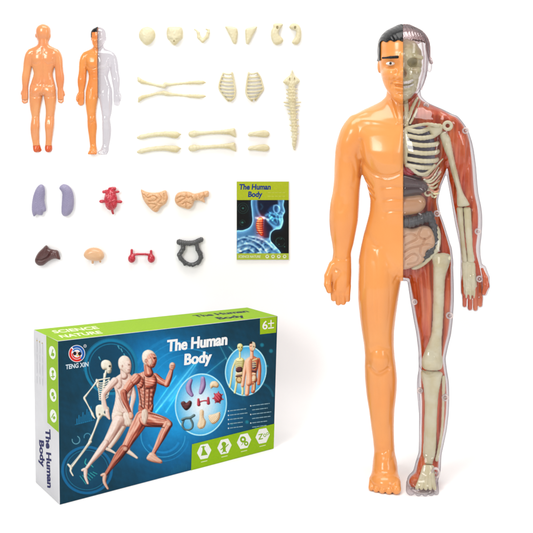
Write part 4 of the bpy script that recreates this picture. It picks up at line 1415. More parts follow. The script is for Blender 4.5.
# printed artwork: bright blue centre going over to deep teal
e = np.exp(-((x - 172) / 58) ** 2 - ((y - 408) / 56) ** 2) + .35 * np.exp(-((x - 152) / 40) ** 2 - ((y - 352) / 34) ** 2)
e = np.clip(e + .06 * nz(x, y, 26, 2) + .04 * nz(x, y, 7, 5), 0, 1)[:, None]
deep = np.array([0, 54, 74.0]); mid = np.array([0, 104, 158.0]); hi = np.array([16, 156, 224.0])
cv.C[:] = np.where(e < .5, deep + (mid - deep) * e * 2, mid + (hi - mid) * (e - .5) * 2)
for r_, w_, a0, a1, al in ((44, 1.4, 2.2, 5.2, .6), (38, .7, 2.0, 4.6, .6), (52, .8, 2.6, 5.0, .5), (30, 2.0, 1.6, 2.9, .5), (58, 3.0, 2.9, 4.4, .25)):
    cv.ring(188, 392, r_, r_ * .98, w_, (40, 156, 216), 0, a0, a1, al)
cv.ring(163, 436, 22, 21, .8, (60, 170, 222), 0, 0, 3.6, .8); cv.ring(163, 436, 17, 16.4, 2.2, (24, 140, 204), 0, .4, 2.6, .8); cv.ring(163, 436, 26, 25, 1.2, (24, 140, 204), 0, .2, 2.0, .5)
cv.ring(258, 398, 15, 15, 2.2, (8, 96, 120), 0, 3.0, 6.2, .8)
cv.ellipse(111, 367, 25, 26, (0, 58, 84), (0, 66, 96), 0, .8)
cv.ring(111, 367, 25.5, 26.5, 2.6, (10, 120, 160)); cv.ring(111, 367, 22, 23, .6, (20, 130, 168)); cv.ring(111, 367, 27.4, 28.4, .6, (10, 110, 150), 0, 3, 6)
cv.ellipse(87, 470, 24.5, 23, (0, 74, 104), (0, 60, 90)); cv.ring(87, 470, 24.5, 23, 2.6, (6, 100, 150)); cv.ring(87, 470, 21, 19.8, .5, (30, 126, 160))
for a, b, w_, al in (((156, 412), (194, 364), .8, .9), ((154, 408), (176, 376), .5, .6), ((166, 412), (204, 352), .5, .6), ((170, 400), (182, 384), 1.6, .5), ((229, 347), (236, 354), .5, .8), ((216, 338), (228, 362), .4, .5), ((205, 375), (226, 358), .5, .5)):
    cv.glow([a, b], w_, (90, 90, 70), al)
    cv.glow([a, b], w_ * 4, (20, 40, 40), al * .6)
cv.poly([(150, 410), (168, 402), (198, 370), (191, 364)], (60, 160, 216), None, 0, .35)
for i, hgt in enumerate((5, 8, 6, 10, 7, 12, 9, 14)):
    q = 77 + i * 2.0
    cv.stroke([(q, 424 - i * .5, .9), (q, 424 - i * .5 - hgt, .9)], (14, 120, 170))
for i, hgt in enumerate((3, 5, 4, 6, 5, 7, 6, 5)):
    q = 172 + i * 2.0
    cv.stroke([(q, 473 - i * .5, .7), (q, 473 - i * .5 - hgt, .7)], (14, 104, 140))
cv.stroke([(75, 424.8, .5), (94, 420, .5)], (20, 124, 170))
cv.ring(76, 440, 3.8, 3.9, .9, (96, 156, 174), 0, -1.2, 3.4); cv.ring(87.5, 437, 3.4, 3.6, .9, (66, 138, 166), 0, 2.8, 6.6)
for (a, b) in ((99, 357), (121, 349), (124, 354), (118, 346)):
    cv.stroke([(a, b, 1.2), (a + 1.4, b + 2.8, .8)], (70, 160, 184))
for (a, b, r_) in ((262, 345, 2.2), (271, 351, 2.2), (267, 366, 1.4), (247, 422, 2.2), (256, 428, 1.5), (232, 424, 1.6)):
    cv.ellipse(a, b, r_, r_, (24, 130, 156), (4, 84, 106))
for i in range(6):
    cv.stroke([(80 + i * 2.6, 476 - i * .8, .6), (86 + i * 2.2, 484 - i * 2.0, .6)], (50, 176, 172))
cv.stroke([(86, 459, .9), (85, 463, 1.0), (88, 466, .9)], (50, 176, 172)); cv.stroke([(89, 463, .8), (93, 467, .8)], (50, 176, 172))

# --- three runners: skeleton, pale figure, muscle figure
BO = ((132, 122, 104), (216, 206, 184), (250, 246, 232))
PA = ((150, 104, 92), (216, 180, 164), (246, 228, 218))
MU = ((74, 22, 18), (178, 84, 62), (240, 186, 164))
MD = ((52, 14, 12), (142, 58, 44), (212, 136, 112))
TE = ((150, 112, 96), (214, 188, 168), (244, 230, 218))
SK = ((140, 76, 56), (206, 146, 120), (240, 206, 186))
# skeleton
cv.limb([(104.6, 374, 2.2), (104, 382, 2.2), (102.6, 396, 2.4), (103, 410, 2.6)], BO, .5, 0, 1)
for i in range(9):
    q = 380.6 + i * 2.1
    cv.limb([(96.4 + i * .45, q + .4, .9), (99.6, q + 2.3, 1.15), (104.4, q + 2.0, 1.15), (109.6 - abs(i - 3) * .3, q - .6, .9)], BO)
cv.limb([(109, 380, 1.5), (109.4, 388, 1.4), (108.2, 395, 1.0)], BO)
cv.limb([(96.4, 380.6, 1.9), (102, 379.4, 1.4), (109.6, 378, 1.3)], BO)
cv.mass([(96, 379), (99, 381), (98.6, 388), (96.6, 386)], BO, 1.5)
for a, b in (((97, 381.4), (84.4, 397.6)), ((84.4, 398.6), (92.4, 413.6))):
    m_ = ((a[0] + b[0]) / 2, (a[1] + b[1]) / 2, 1.25)
    cv.limb([(a[0], a[1], 2.2), m_, (b[0], b[1], 2.3)], BO)
cv.limb([(92.4, 414, 2.4), (93.6, 416.6, 1.8), (95, 418.4, .8)], BO)
cv.mass([(96, 406.6), (102, 404.6), (108.4, 407), (109.2, 411.6), (107, 416.6), (103, 416), (99.8, 419.6), (96.4, 416.4)], BO, 2.4)
cv.ellipse(105.4, 412.2, 1.5, 1.6, (60, 84, 92)); cv.ellipse(99.6, 414.4, .9, 1.1, (130, 118, 100))
cv.limb([(99.2, 417.4, 2.9), (94.6, 429.6, 1.7), (90, 440.8, 2.8)], BO)
cv.ellipse(90, 441.6, 1.8, 1.8, (250, 244, 228), (190, 178, 156))
cv.limb([(89.6, 442.6, 3.0), (80.6, 455.4, 1.7), (71.8, 467, 2.0)], BO); cv.limb([(87.6, 444.6, 1.0), (78.4, 456.6, .8), (70.6, 466, .9)], BO)
cv.limb([(68.2, 464.6, 2.0), (71, 467.8, 2.6), (70.6, 471, 1.8), (73, 475.6, 1.4)], BO)
cv.limb([(106, 371, 2.2), (104.8, 377, 2.0)], BO)
cv.mass([(101, 366), (101.6, 361.8), (105, 359.8), (109.4, 360.8), (111.6, 364), (111.8, 368), (110.8, 372.8), (107.6, 373.4), (106.4, 370), (103, 369.6)], BO, 3.4)
cv.ellipse(109.8, 366.2, 1.15, 1.1, (58, 54, 46)); cv.ellipse(111.4, 368.6, .5, .7, (80, 74, 62)); cv.stroke([(108, 371.0, .5), (111.2, 370.6, .5)], (110, 98, 82))
cv.ellipse(106, 368.8, .6, .8, (150, 140, 120))
# pale figure
cv.limb([(123.4, 424, 8.4), (117, 436, 6.6), (110, 446.6, 4.4)], TE, .16, 4, 2)
cv.limb([(107, 449, 3.4), (111.4, 451, 2.8), (115.8, 453.6, 1.7)], TE)
cv.limb([(130, 383, 5.6), (133.6, 395, 5.2), (131.4, 407, 3.8), (131.2, 414, 3.8)], PA, .15, 4, 3)
cv.mass([(126, 371.4), (131, 375), (133.4, 380), (132.4, 391), (129, 402), (131.4, 414), (132.2, 425), (126, 426.6), (118, 424), (112.4, 421), (112.2, 413), (114.8, 402), (115.4, 392), (112.2, 382), (117, 376.2)], PA, 6, .10, 1.1, 1.0, 4)
cv.mass([(124, 376.6), (129, 376.4), (132.2, 381), (130.4, 386.6), (125.6, 387.4), (122.6, 382)], PA, 3, .10, .3, 1, 5, .8)
cv.mass([(115.4, 379), (121, 378), (122, 386), (117.4, 389)], PA, 3, .12, .9, 1, 6, .8)
for k in range(3):
    cv.ellipse(125.2 - k * .5, 391.6 + k * 4.2, 2.0, 1.7, (240, 216, 204), (206, 168, 152), 0, .8); cv.ellipse(129 - k * .6, 391 + k * 4.2, 1.5, 1.6, (236, 210, 198), (202, 164, 148), 0, .8)
for a, b in (((127.6, 388), (126, 408)), ((117, 390), (121.4, 400)), ((119, 398), (123.4, 408)), ((114, 416), (124, 412.6)), ((124, 412), (131, 417))):
    cv.glow([a, b], .5, (160, 112, 100), .7, False)
cv.mass([(112.2, 413), (118, 410.6), (123, 413.6), (122.4, 420), (117, 424), (112.4, 421)], TE, 4, .12, .4, 1, 7)
cv.mass([(124, 412.6), (131, 414), (132.4, 424.8), (126.4, 426.4), (123, 420)], TE, 4, .12, 1.2, 1, 8)
cv.limb([(114.6, 381, 7.4), (108.4, 388, 6.4), (103.4, 395, 5.2), (104.4, 404, 4.4), (107, 411, 3.4)], PA, .16, 4, 5)
cv.limb([(107.2, 411, 3.8), (107.8, 415.4, 4.2), (109.4, 418.8, 2.0)], PA)
cv.limb([(118.4, 421, 12), (112.6, 432, 9.6), (105.6, 444, 6.6)], PA, .20, 5, 6)
cv.limb([(105.6, 443, 6.6), (99.6, 451.6, 6.6), (92, 461, 4.0), (86.4, 468.4, 3.0)], PA, .18, 4, 7)
cv.limb([(82.4, 470.2, 2.6), (85.4, 470.2, 4.2), (85.6, 477, 3.2), (87.8, 483.4, 2.0)], PA)
cv.limb([(123, 369, 5.6), (124.2, 376, 7.6)], PA, .16, 4, 8)
cv.mass([(118.2, 364), (119, 358.8), (123, 355.6), (127.6, 356.6), (130.2, 360), (131.2, 365), (130.8, 369.6), (129.4, 373.4), (126, 373.6), (122.6, 371), (119.6, 368.8)], ((176, 142, 126), (226, 204, 188), (248, 238, 226)), 5, .06, .8, 1, 9)
cv.mass([(125.4, 361.6), (130, 360.8), (131.4, 366), (130, 373), (126.4, 373), (124.6, 367.6)], PA, 3, .1, .5, 1, 10, .8)
cv.ellipse(129, 364.8, 1.0, .8, (150, 108, 94)); cv.stroke([(127.8, 370, .6), (130.8, 369.6, .5)], (160, 104, 92)); cv.ellipse(122.4, 366.2, .9, 1.4, (196, 158, 142))
# muscle figure
cv.limb([(128, 448, 4), (128.4, 452, 4)], TE); cv.limb([(126.6, 450.6, 4.4), (131, 453.4, 4.0), (137, 457.8, 2.2)], TE, .1, 3, 1)
cv.limb([(155, 377, 8), (160.6, 381.2, 7), (166.6, 384, 5.8)], MU, .24, 5, 1)
cv.limb([(166.8, 384.4, 5.8), (169.4, 377, 5.6), (171.6, 369.6, 3.6)], MU, .24, 5, 2)
cv.mass([(169.4, 368.4), (169.8, 364), (172.4, 362.2), (175, 363.8), (175, 367.6), (172.6, 370.4)], SK, 2.6); cv.glow([(171, 365.4), (174.4, 366)], .4, (120, 50, 36), .7, False); cv.glow([(170.8, 367), (174, 367.6)], .4, (120, 50, 36), .6, False)
cv.mass([(133.4, 375.6), (140, 373), (147.4, 370.4), (153, 373.4), (157, 379.4), (156, 389), (153.4, 399), (152.8, 410), (147, 416), (138.6, 413), (139, 400), (137.2, 388)], MU, 7, .18, 1.2, 1.1, 3)
cv.mass([(135.6, 379), (141, 376.2), (143.6, 380), (143.4, 386), (139.6, 389.4), (137, 386)], MU, 3.4, .2, .5, 1, 4)
cv.mass([(144, 377), (151, 374.8), (156, 379.4), (155.6, 385.4), (150, 388.6), (145, 386.6)], MU, 4, .22, .15, 1, 5)
cv.glow([(150.4, 380), (153.6, 381)], 1.4, (60, 50, 46), .6)
for k in range(4):
    q = 390.8 + k * 4.3
    cv.ellipse(147.2 - k * .1, q, 2.2, 1.9, (236, 180, 156), (156, 70, 52), 0, .95); cv.ellipse(151.4 - k * .5, q - .5, 1.7, 1.8, (226, 166, 142), (146, 62, 46), 0, .95)
for k in range(5):
    cv.limb([(139.4 + k * .25, 388.4 + k * 3.4, 1.0), (142.4 + k * .2, 390.6 + k * 3.4, 1.5), (144.8 + k * .1, 390 + k * 3.6, .8)], MU)
for a, b in (((144.2, 377), (144.6, 389)), ((149.3, 389), (148.6, 409)), ((139, 388), (142.4, 410)), ((144.6, 390), (144.2, 408)), ((145, 388.8), (155, 388))):
    cv.glow([a, b], .55, (70, 18, 14), .85, False)
cv.mass([(139.4, 405), (147, 410), (153, 404), (152.4, 412), (146.6, 417.6), (139.6, 414)], MD, 3.5, .2, .9, 1, 6)
cv.limb([(136.2, 378, 9.4), (130, 384.4, 8.2), (123.6, 393.6, 6.2)], MU, .26, 5, 4)
cv.mass([(132, 376), (137, 373.8), (141, 377.4), (139, 383), (134, 385), (130.6, 381)], MU, 4, .24, 2.3, 1, 7)
cv.limb([(123.4, 392.6, 6.6), (125, 401, 5.8), (128.6, 409, 3.8), (130.4, 413.6, 3.4)], MD, .3, 5, 5)
cv.mass([(129, 412.8), (132, 412.4), (133.8, 415.8), (132.6, 419), (129.6, 418.6)], SK, 2.4)
cv.limb([(142.4, 418, 15), (136, 429, 13), (129, 441, 9.6), (124.6, 449, 8)], MU, .30, 6.5, 6)
cv.limb([(123.8, 449, 8.8), (118, 457, 8.4), (111.6, 466, 5.2), (105.4, 475, 3.6)], MD, .32, 5.5, 7)
cv.ellipse(125, 448.6, 2.6, 2.4, (236, 204, 184), (190, 120, 96), 0, .8)
cv.limb([(101.6, 475.2, 2.6), (104.6, 475.2, 4.2), (104.4, 482, 3.4), (107.8, 488.6, 2.1)], SK, .1, 3, 1)
cv.limb([(147, 419, 16), (156, 420.6, 13.4), (164, 422, 10), (168.6, 424.4, 8.0)], MU, .30, 6.5, 8)
cv.limb([(168, 424.6, 8.4), (162.6, 435, 7.8), (157, 446, 5.0), (152.8, 454.4, 3.8)], MU, .30, 5.5, 9)
cv.ellipse(168.4, 423.8, 2.6, 2.6, (240, 210, 190), (196, 128, 104), 0, .8)
cv.mass([(142, 411), (146, 409), (148.2, 413), (147.8, 419), (145, 425), (141.6, 419)], ((150, 104, 88), (206, 176, 156), (240, 224, 208)), 2.6, .16, 1.4, .8, 8)
cv.glow([(149, 412.6), (158, 415.6), (166, 419)], .5, (60, 14, 10), .7, False); cv.glow([(147, 424), (156, 426), (164, 427.6)], .6, (60, 14, 10), .7, False)
cv.mass([(150.6, 452.4), (154.6, 453.4), (157.6, 457), (162, 460.6), (161.6, 463.4), (155.6, 462.8), (149.6, 461.2), (146.6, 459), (147.4, 456)], SK, 2.8, .1, .5, 1, 9)
cv.limb([(147, 365, 6.6), (148.8, 373, 9.2)], MU, .26, 4, 3)
cv.mass([(142, 358), (143, 352.6), (147.4, 349.8), (152.4, 351), (155.8, 355), (157, 360), (156.2, 363.6), (154.4, 367.4), (151, 368), (147, 366), (143.4, 363)], ((150, 116, 98), (222, 196, 176), (250, 240, 226)), 5, .05, .6, 1, 2)
cv.mass([(147.6, 356), (150.6, 353.4), (155, 355), (156.8, 360), (155.8, 364), (154, 367.4), (150.8, 368), (147, 365.4), (146.4, 360.4)], MU, 3.4, .16, 1.1, .9, 3, .95)
cv.mass([(148.4, 360), (151.6, 358.6), (152.4, 363), (149.6, 366)], TE, 2, .1, 1.2, 1, 3, .7)
cv.ellipse(146, 360.8, 1.3, 1.9, (232, 186, 164), (160, 90, 72)); cv.ellipse(154.4, 358.2, 1.1, .9, (70, 24, 18)); cv.stroke([(152.8, 364.4, .7), (156, 363.8, .5)], (92, 30, 24)); cv.glow([(153, 356), (156, 356.4)], .6, (240, 200, 180), .7, False)
# --- organs bubble and two models bubble
LU = ((70, 44, 92), (134, 104, 158), (190, 168, 206)); LV = ((24, 8, 12), (62, 28, 32), (120, 70, 70)); RD = ((70, 4, 18), (150, 24, 44), (220, 90, 104))
GR = ((20, 34, 38), (56, 80, 84), (120, 146, 148)); PE = ((150, 108, 70), (222, 190, 146), (250, 232, 202)); YE = ((128, 116, 60), (220, 210, 128), (250, 246, 196)); OR = ((150, 76, 46), (228, 152, 112), (252, 214, 184)); OD = ((110, 40, 22), (190, 92, 60), (236, 160, 124))
cv.ellipse(200.9, 404.6, 25.4, 30.6, (240, 249, 253), (54, 170, 228), .12)
cv.ring(200.9, 404.6, 25.4, 30.6, 1.2, (184, 240, 252), .12)
cv.limb([(190.8, 380.4, 3.6), (188.6, 386, 5.4), (189.2, 391, 5.4), (191.8, 395, 3.6)], LU, .15, 4, 1)
cv.limb([(202.8, 378.6, 4.2), (203, 385, 5.6), (201.6, 390, 5.0), (200.6, 392.6, 3.6)], LU, .15, 4, 2)
cv.mass([(209.8, 385), (211.8, 381.6), (216, 381.2), (218.8, 384.4), (217.6, 387.6), (213.4, 387.2), (211, 388.6)], PE, 3)
cv.mass([(180.8, 402.8), (184, 401.2), (186.4, 402.8), (189.4, 400.6), (191.8, 402.2), (190.8, 406.6), (186.6, 410.4), (183, 407.8)], LV, 3, .15)
cv.limb([(198.8, 402.4, 1.6), (203.4, 400.8, 1.2), (208, 400.8, 1.6)], RD); cv.limb([(198.4, 399.4, 2.2), (198.8, 404.6, 3.4)], RD); cv.limb([(208.2, 398.0, 2.2), (208.4, 403.2, 3.2)], RD)
for a in np.linspace(0.3, 5.7, 7):
    cv.limb([(218 + 2.4 * math.cos(a), 397.6 + 3 * math.sin(a), 1.8), (218 + 5.2 * math.cos(a), 397.6 + 5.8 * math.sin(a), 1.2)], RD)
cv.mass([(214.4, 395.4), (217, 393), (220.6, 393.6), (222, 397.4), (220.6, 401.6), (217, 402.6), (214.4, 400)], RD, 3, .3, .8, .9, 3)
cv.limb([(183.8, 420, 1.9), (182.4, 425, 2.2), (184.4, 429, 2.0), (188.6, 429.8, 1.8), (192, 427.8, 2.0), (192.6, 423.4, 2.2), (190.4, 418.6, 1.9)], GR); cv.limb([(182.4, 419.6, 2.8), (186, 418.2, 2.5), (190, 417.8, 2.5), (194, 415.4, 2.6)], GR, .2, 3, 2)
cv.mass([(199.8, 411), (202, 409.6), (203.8, 411.4), (203.8, 417), (206, 422), (204, 427.6), (199.6, 428.8), (197.2, 425.4), (199.2, 419)], PE, 2.6, .45, .3, .6, 4)
cv.mass([(208.6, 415.4), (212, 414.4), (216, 413.2), (220, 412), (219.8, 418), (216.8, 422.4), (212.6, 424), (209.4, 420.4)], PE, 2.8, .45, .9, .6, 5)
cv.ellipse(245.8, 370.8, 20.2, 24.6, (226, 243, 252), (48, 166, 224), .16)
cv.ring(245.8, 370.8, 20.2, 24.6, 1.2, (184, 238, 250), .16)
for seq, w_ in (([(235.6, 360.4), (232.4, 369), (231.4, 377), (229.8, 387)], 1.9), ([(243.6, 361), (245.2, 369), (244.2, 378), (242.6, 388)], 1.9), ([(236.8, 381), (235.4, 389), (234.8, 392.6)], 2.2), ([(241.6, 382), (242.6, 390), (242.4, 394)], 2.2)):
    cv.limb([(q[0], q[1], w_) for q in seq], YE)
cv.mass([(236, 358.8), (240, 357.4), (244, 359.4), (243.8, 366), (242.6, 372), (243.4, 378), (241.8, 383), (236.6, 382.6), (235.2, 377), (236, 371), (235.2, 364)], YE, 3, .1)
for k in range(5):
    cv.glow([(235.8, 361 + k * 1.7), (239.4, 362 + k * 1.7), (243.4, 361 + k * 1.7)], .35, (110, 96, 50), .7, False)
cv.limb([(239.8, 350.6, 1.6), (239.8, 358, 1.8)], YE)
cv.mass([(237.2, 346.4), (238.4, 343.8), (241.2, 343.6), (243, 346), (242.4, 349.6), (240.8, 351.6), (238.6, 350.4)], YE, 2.6); cv.ellipse(239, 347.4, .7, .7, (120, 108, 60)); cv.ellipse(241.4, 347.3, .7, .7, (120, 108, 60)); cv.ellipse(240.3, 349, .4, .5, (140, 126, 70))
cv.mass([(236.2, 368.4), (239, 366.6), (242, 367.6), (241.8, 371.4), (238, 372.4), (236, 371.2)], LV, 1.8); cv.limb([(237, 374, 1.8), (241.6, 373.2, 2.2)], PE); cv.limb([(236.4, 376.2, 1.6), (241.8, 375.6, 1.6)], LV); cv.ring(239, 379.6, 2.5, 2.7, 1.1, (150, 104, 60)); cv.ellipse(239, 379.6, 1.6, 1.8, (226, 190, 140))
for seq, w_, c in (([(246.4, 361), (244.8, 369), (243.8, 377), (242.6, 385.4)], 3.4, OR), ([(258.4, 359.4), (259.6, 367), (259.4, 375), (258.6, 383.6)], 3.4, OD), ([(248, 381), (247.4, 388), (247, 393.6)], 4.6, OR), ([(253.6, 380), (253.8, 386), (253, 391.2)], 4.0, OD)):
    cv.limb([(q[0], q[1], w_) for q in seq], c, .12, 3)
cv.mass([(245.8, 360), (248.6, 357.4), (252, 356.8), (252.2, 370), (252.2, 384), (246.8, 385), (246.2, 374), (245, 366)], OR, 4)
cv.mass([(252.2, 356.8), (256, 357.2), (258.8, 360), (258.4, 366), (256.6, 374), (257, 381), (252.2, 384), (252.2, 370)], OD, 4)
cv.limb([(251.8, 350, 3.2), (251.8, 358, 3.6)], OR)
cv.mass([(249.2, 346), (249.8, 343), (252.2, 341.8), (254.8, 342.8), (255.6, 346), (254.4, 350), (252.2, 351.8), (250, 350)], OR, 2.6)
cv.poly([(249.1, 345.4), (249.6, 342.6), (252.2, 341.3), (252.2, 343.6), (250, 344)], (34, 24, 24)); cv.poly([(252.4, 341.5), (254.8, 342.6), (255.4, 346), (254, 350), (252.4, 351)], (218, 208, 178)); cv.ellipse(253.8, 346.6, .8, .7, (120, 108, 80)); cv.stroke([(250, 346.2, .5), (251.4, 346.2, .5)], (70, 36, 26))
cv.mass([(252.4, 362), (255.4, 362.6), (255.8, 367.6), (252.4, 369)], ((30, 20, 30), (90, 70, 86), (160, 140, 150)), 1.6); cv.limb([(252.6, 360.4, 1.0), (257, 358.8, 1.2)], YE)
for k in range(3):
    cv.limb([(252.6, 362.6 + k * 2, .7), (256, 362.4 + k * 2, .8)], YE)
cv.limb([(252.6, 371, 2.0), (255, 371.4, 2.2)], LV); cv.limb([(252.6, 374, 1.6), (255, 374, 2.0)], PE); cv.mass([(252.4, 376), (256, 376), (255.4, 380.6), (252.4, 381.4)], PE, 1.6, .3); cv.limb([(254.4, 383, 1.0), (254, 390, 1.0)], YE)
cv.lay(pf, 1)


# --- title
pf.text('The Human', (167, 351.4), (227, 344.4), (0.5, -11.2), (252, 253, 253), 0.026, None, 1.0, .3)
pf.text('Body', (184.4, 364.8), (211.4, 361.6), (0.5, -10.8), (252, 253, 253), 0.026, None, 1.0, .3)
# --- age badge
pf.poly([(260.0, 318.3), (277.0, 316.4), (276.0, 332.6), (260.0, 334.4)], (160, 200, 20))
pf.text('6', (262.4, 329.4), (267.6, 328.8), (0, -8.2), (252, 252, 250), 0.015)
pf.stroke([(268.4, 323.6, 1.1), (273.6, 323, 1.1)], (252, 252, 250)); pf.stroke([(271, 320.4, 1.1), (271, 326.4, 1.1)], (252, 252, 250)); pf.stroke([(268.6, 328.2, 1.2), (273.4, 327.6, 1.2)], (252, 252, 250))
# --- round emblem
pf.ellipse(76.8, 353.6, 8.3, 8.6, (238, 240, 244))
pf.ring(76.8, 353.6, 6.6, 6.9, 2.2, (30, 96, 180), 0, -2.2, 1.0); pf.ring(76.8, 353.6, 6.6, 6.9, 2.2, (222, 44, 38), 0, .9, 3.9)
pf.ring(76.8, 353.6, 4.4, 4.6, 1.4, (52, 120, 200), 0, -2.6, .2); pf.ring(76.8, 353.6, 4.4, 4.6, 1.4, (226, 60, 44), 0, .6, 3.2)
pf.ellipse(74.8, 353.4, 1.7, 1.9, (30, 24, 30)); pf.ellipse(79.6, 353.8, 1.7, 2.0, (30, 24, 30)); pf.ellipse(77.2, 352.6, 1.0, 1.2, (240, 180, 160)); pf.ellipse(77.6, 355.4, 1.3, 1.0, (236, 200, 120))
pf.ring(85, 346, 1.3, 1.4, .5, (210, 216, 222)); pf.ellipse(85, 346, .5, .5, (210, 216, 222))
pf.text('TENG XIN', (65.6, 369.2), (88.4, 366.2), (0.1, -4.4), (214, 230, 240), 0.03)

# --- rows of small print: too fine to read
r1 = random.Random(3)
for c0_, c1_, y0, n in ((228.4, 247.4, 411, 5), (250.6, 272, 405.8, 6)):
    for k in range(n):
        y = y0 + k * 4.3
        x = c0_ + 1.8
        if k % 2 == 0 or n == 5:
            pf.ellipse(c0_, y, .7, .75, (200, 220, 226), None, 0, None, 10, 1)
        end = c1_ - r1.uniform(0, 6)
        while x < end:
            w_ = r1.uniform(1.2, 3.4)
            sl = -0.13
            pf.stroke([(x, y + (x - c0_) * sl, .95), (min(x + w_, end), y + (min(x + w_, end) - c0_) * sl, .95)], (132, 170, 184))
            x += w_ + 1.15
# --- green strip with four hexagon badges
pf.poly([(191.8, 444.2), (274.3, 423.6), (273.5, 448.3), (190.9, 470.2)], (152, 196, 12))
for (x, y, kind) in ((204, 451.4, 0), (224.3, 446.4, 1), (243.8, 441, 2), (262.4, 435.8, 3)):
    hx = [(x + 7.2 * math.cos(a) * 1.0, y + 8.4 * math.sin(a) - 0.2 * (7.2 * math.cos(a))) for a in [math.radians(q) for q in (0, 60, 120, 180, 240, 300)]]
    pf.poly(hx, (250, 252, 246))
    gc = (140, 184, 24)
    if kind == 0:
        pf.stroke([(x - .8, y - 4.6, 2.0), (x - .6, y - 1, 2.0)], gc); pf.poly([(x - 1.6, y - 1.4), (x + .6, y - 1.8), (x + 3.6, y + 3.2), (x - 3.2, y + 4.4)], gc); pf.stroke([(x - 2.6, y - 4.4, .8), (x + 1.2, y - 5, .8)], gc)
    elif kind == 1:
        pf.ellipse(x - .6, y - 2.4, 2.3, 2.3, gc); pf.stroke([(x - .4, y, 3), (x - .2, y + 4, 3)], gc); pf.stroke([(x + .6, y + 1, 1.0), (x + 3.8, y - 2.2, 1.0)], gc); pf.stroke([(x - 1, y + 1, 1.0), (x - 3.6, y + 3.2, 1.0)], gc)
        pf.stroke([(x - .8, y + 4, 1), (x - 2, y + 6, 1)], gc); pf.stroke([(x + .6, y + 4, 1), (x + 1.8, y + 5.6, 1)], gc)
    elif kind == 2:
        pf.ellipse(x - 1, y - 1.6, 3.0, 3.2, gc); pf.ellipse(x + 2.2, y + 2.4, 2.2, 2.4, gc); pf.ellipse(x - 1, y - 1.6, 1.1, 1.2, (250, 252, 246)); pf.ellipse(x + 2.2, y + 2.4, .8, .9, (250, 252, 246)); pf.stroke([(x - 1, y + 2, .6), (x - 2.6, y + 4, .6)], gc)
    else:
        pf.stroke([(x - 3.8, y - 1.2, 1.0), (x - .2, y - 2, 1.0)], gc); pf.stroke([(x - .4, y - 2, 1.0), (x - 3.6, y + 3.4, 1.0)], gc); pf.stroke([(x - 3.6, y + 3.4, 1.0), (x, y + 2.6, 1.0)], gc)
        pf.ring(x + 2.2, y - .6, 1.2, 1.3, .7, gc); pf.ring(x + 5, y - 2.2, 1.0, 1.1, .6, gc)
    pf.stroke([(x - 2.8, y + 10.6, .8), (x + 2.8, y + 9.2, .8)], (226, 240, 180))
pf.build('front_print', box, 'blue front panel showing three runners, two bubbles and a green strip')

ps = Print(mapS, NS)
ps.poly([(46.2, 335.5), (57.7, 341.3), (58.7, 432.6), (47.3, 422.6)], (152, 196, 12))
for i, (x, y) in enumerate(((52.3, 352.6), (52.8, 373.8), (53.1, 395.2), (53.4, 416.0))):
    ps.ellipse(x, y, 3.2, 6.6, (246, 250, 240), None, -.15)
    gc = (140, 186, 24)
    if i == 0:
        ps.stroke([(x - 1, y + 3, .9), (x + .6, y - 3, .9)], gc); ps.ellipse(x + .8, y + 2, 1.2, 1.8, gc)
    elif i == 1:
        ps.ellipse(x, y - 2, 1.2, 1.6, gc); ps.stroke([(x - 1.6, y + 3, 1.0), (x + 1.6, y + 2.6, 1.0)], gc); ps.stroke([(x, y, 1), (x + .2, y + 4, 1)], gc)
    elif i == 2:
        ps.ellipse(x - .4, y - 1, 1.4, 2.2, gc); ps.ellipse(x + 1, y + 2.4, 1.0, 1.6, gc)
    else:
        ps.stroke([(x - 1.6, y + 1.4, 1.0), (x + .4, y - 2.4, 1.0)], gc); ps.ellipse(x + .8, y + 1.8, 1.2, 1.6, gc)
nv = (8, 14, 92)
ps.text('The Human', (45.6, 428.4), (47.6, 487.6), (4.6, 1.0), nv, 0.045)
ps.text('Body', (39.4, 439.8), (40.4, 466.8), (4.4, 1.0), nv, 0.045)
for k in range(3):
    for (a, b) in ((338 + k * 1.2, 352), (354, 360), (362, 373), (376, 383)):
        x = 37 + k * 2.8
        ps.stroke([(x, a + k * 1.3, .45), (x + .2, b + k * 1.3, .45)], (206, 206, 212))
for x in (37, 39.6, 42.2):
    ps.ellipse(x, 340.6 + (x - 37) * .5, .5, .6, (200, 176, 60), None, 0, None, 8, 1)
ps.build('side_print', box, 'white narrow side with a green strip of four icons')

pt = Print(mapT, nt_)
pt.poly([(34.0, 329.7), (247.2, 307.5), (277.2, 315.9), (58.0, 340.9)], (156, 202, 8))
pt.text('SCIENCE', (54.6, 333.2), (99.6, 328.6), (-3.6, -2.5), (244, 250, 214), 0.03)
pt.text('NATURE', (61.8, 337.8), (103.0, 333.2), (-3.6, -2.5), (244, 250, 214), 0.03)
pt.text('The Human', (196.4, 317.2), (249.6, 311.9), (-4.6, -1.7), (2, 12, 62), 0.045)
pt.text('Body', (219.4, 319.4), (246.0, 316.8), (-5.0, -1.9), (2, 12, 62), 0.045)
pt.build('top_print', box, 'green top of the box with white and navy lettering')

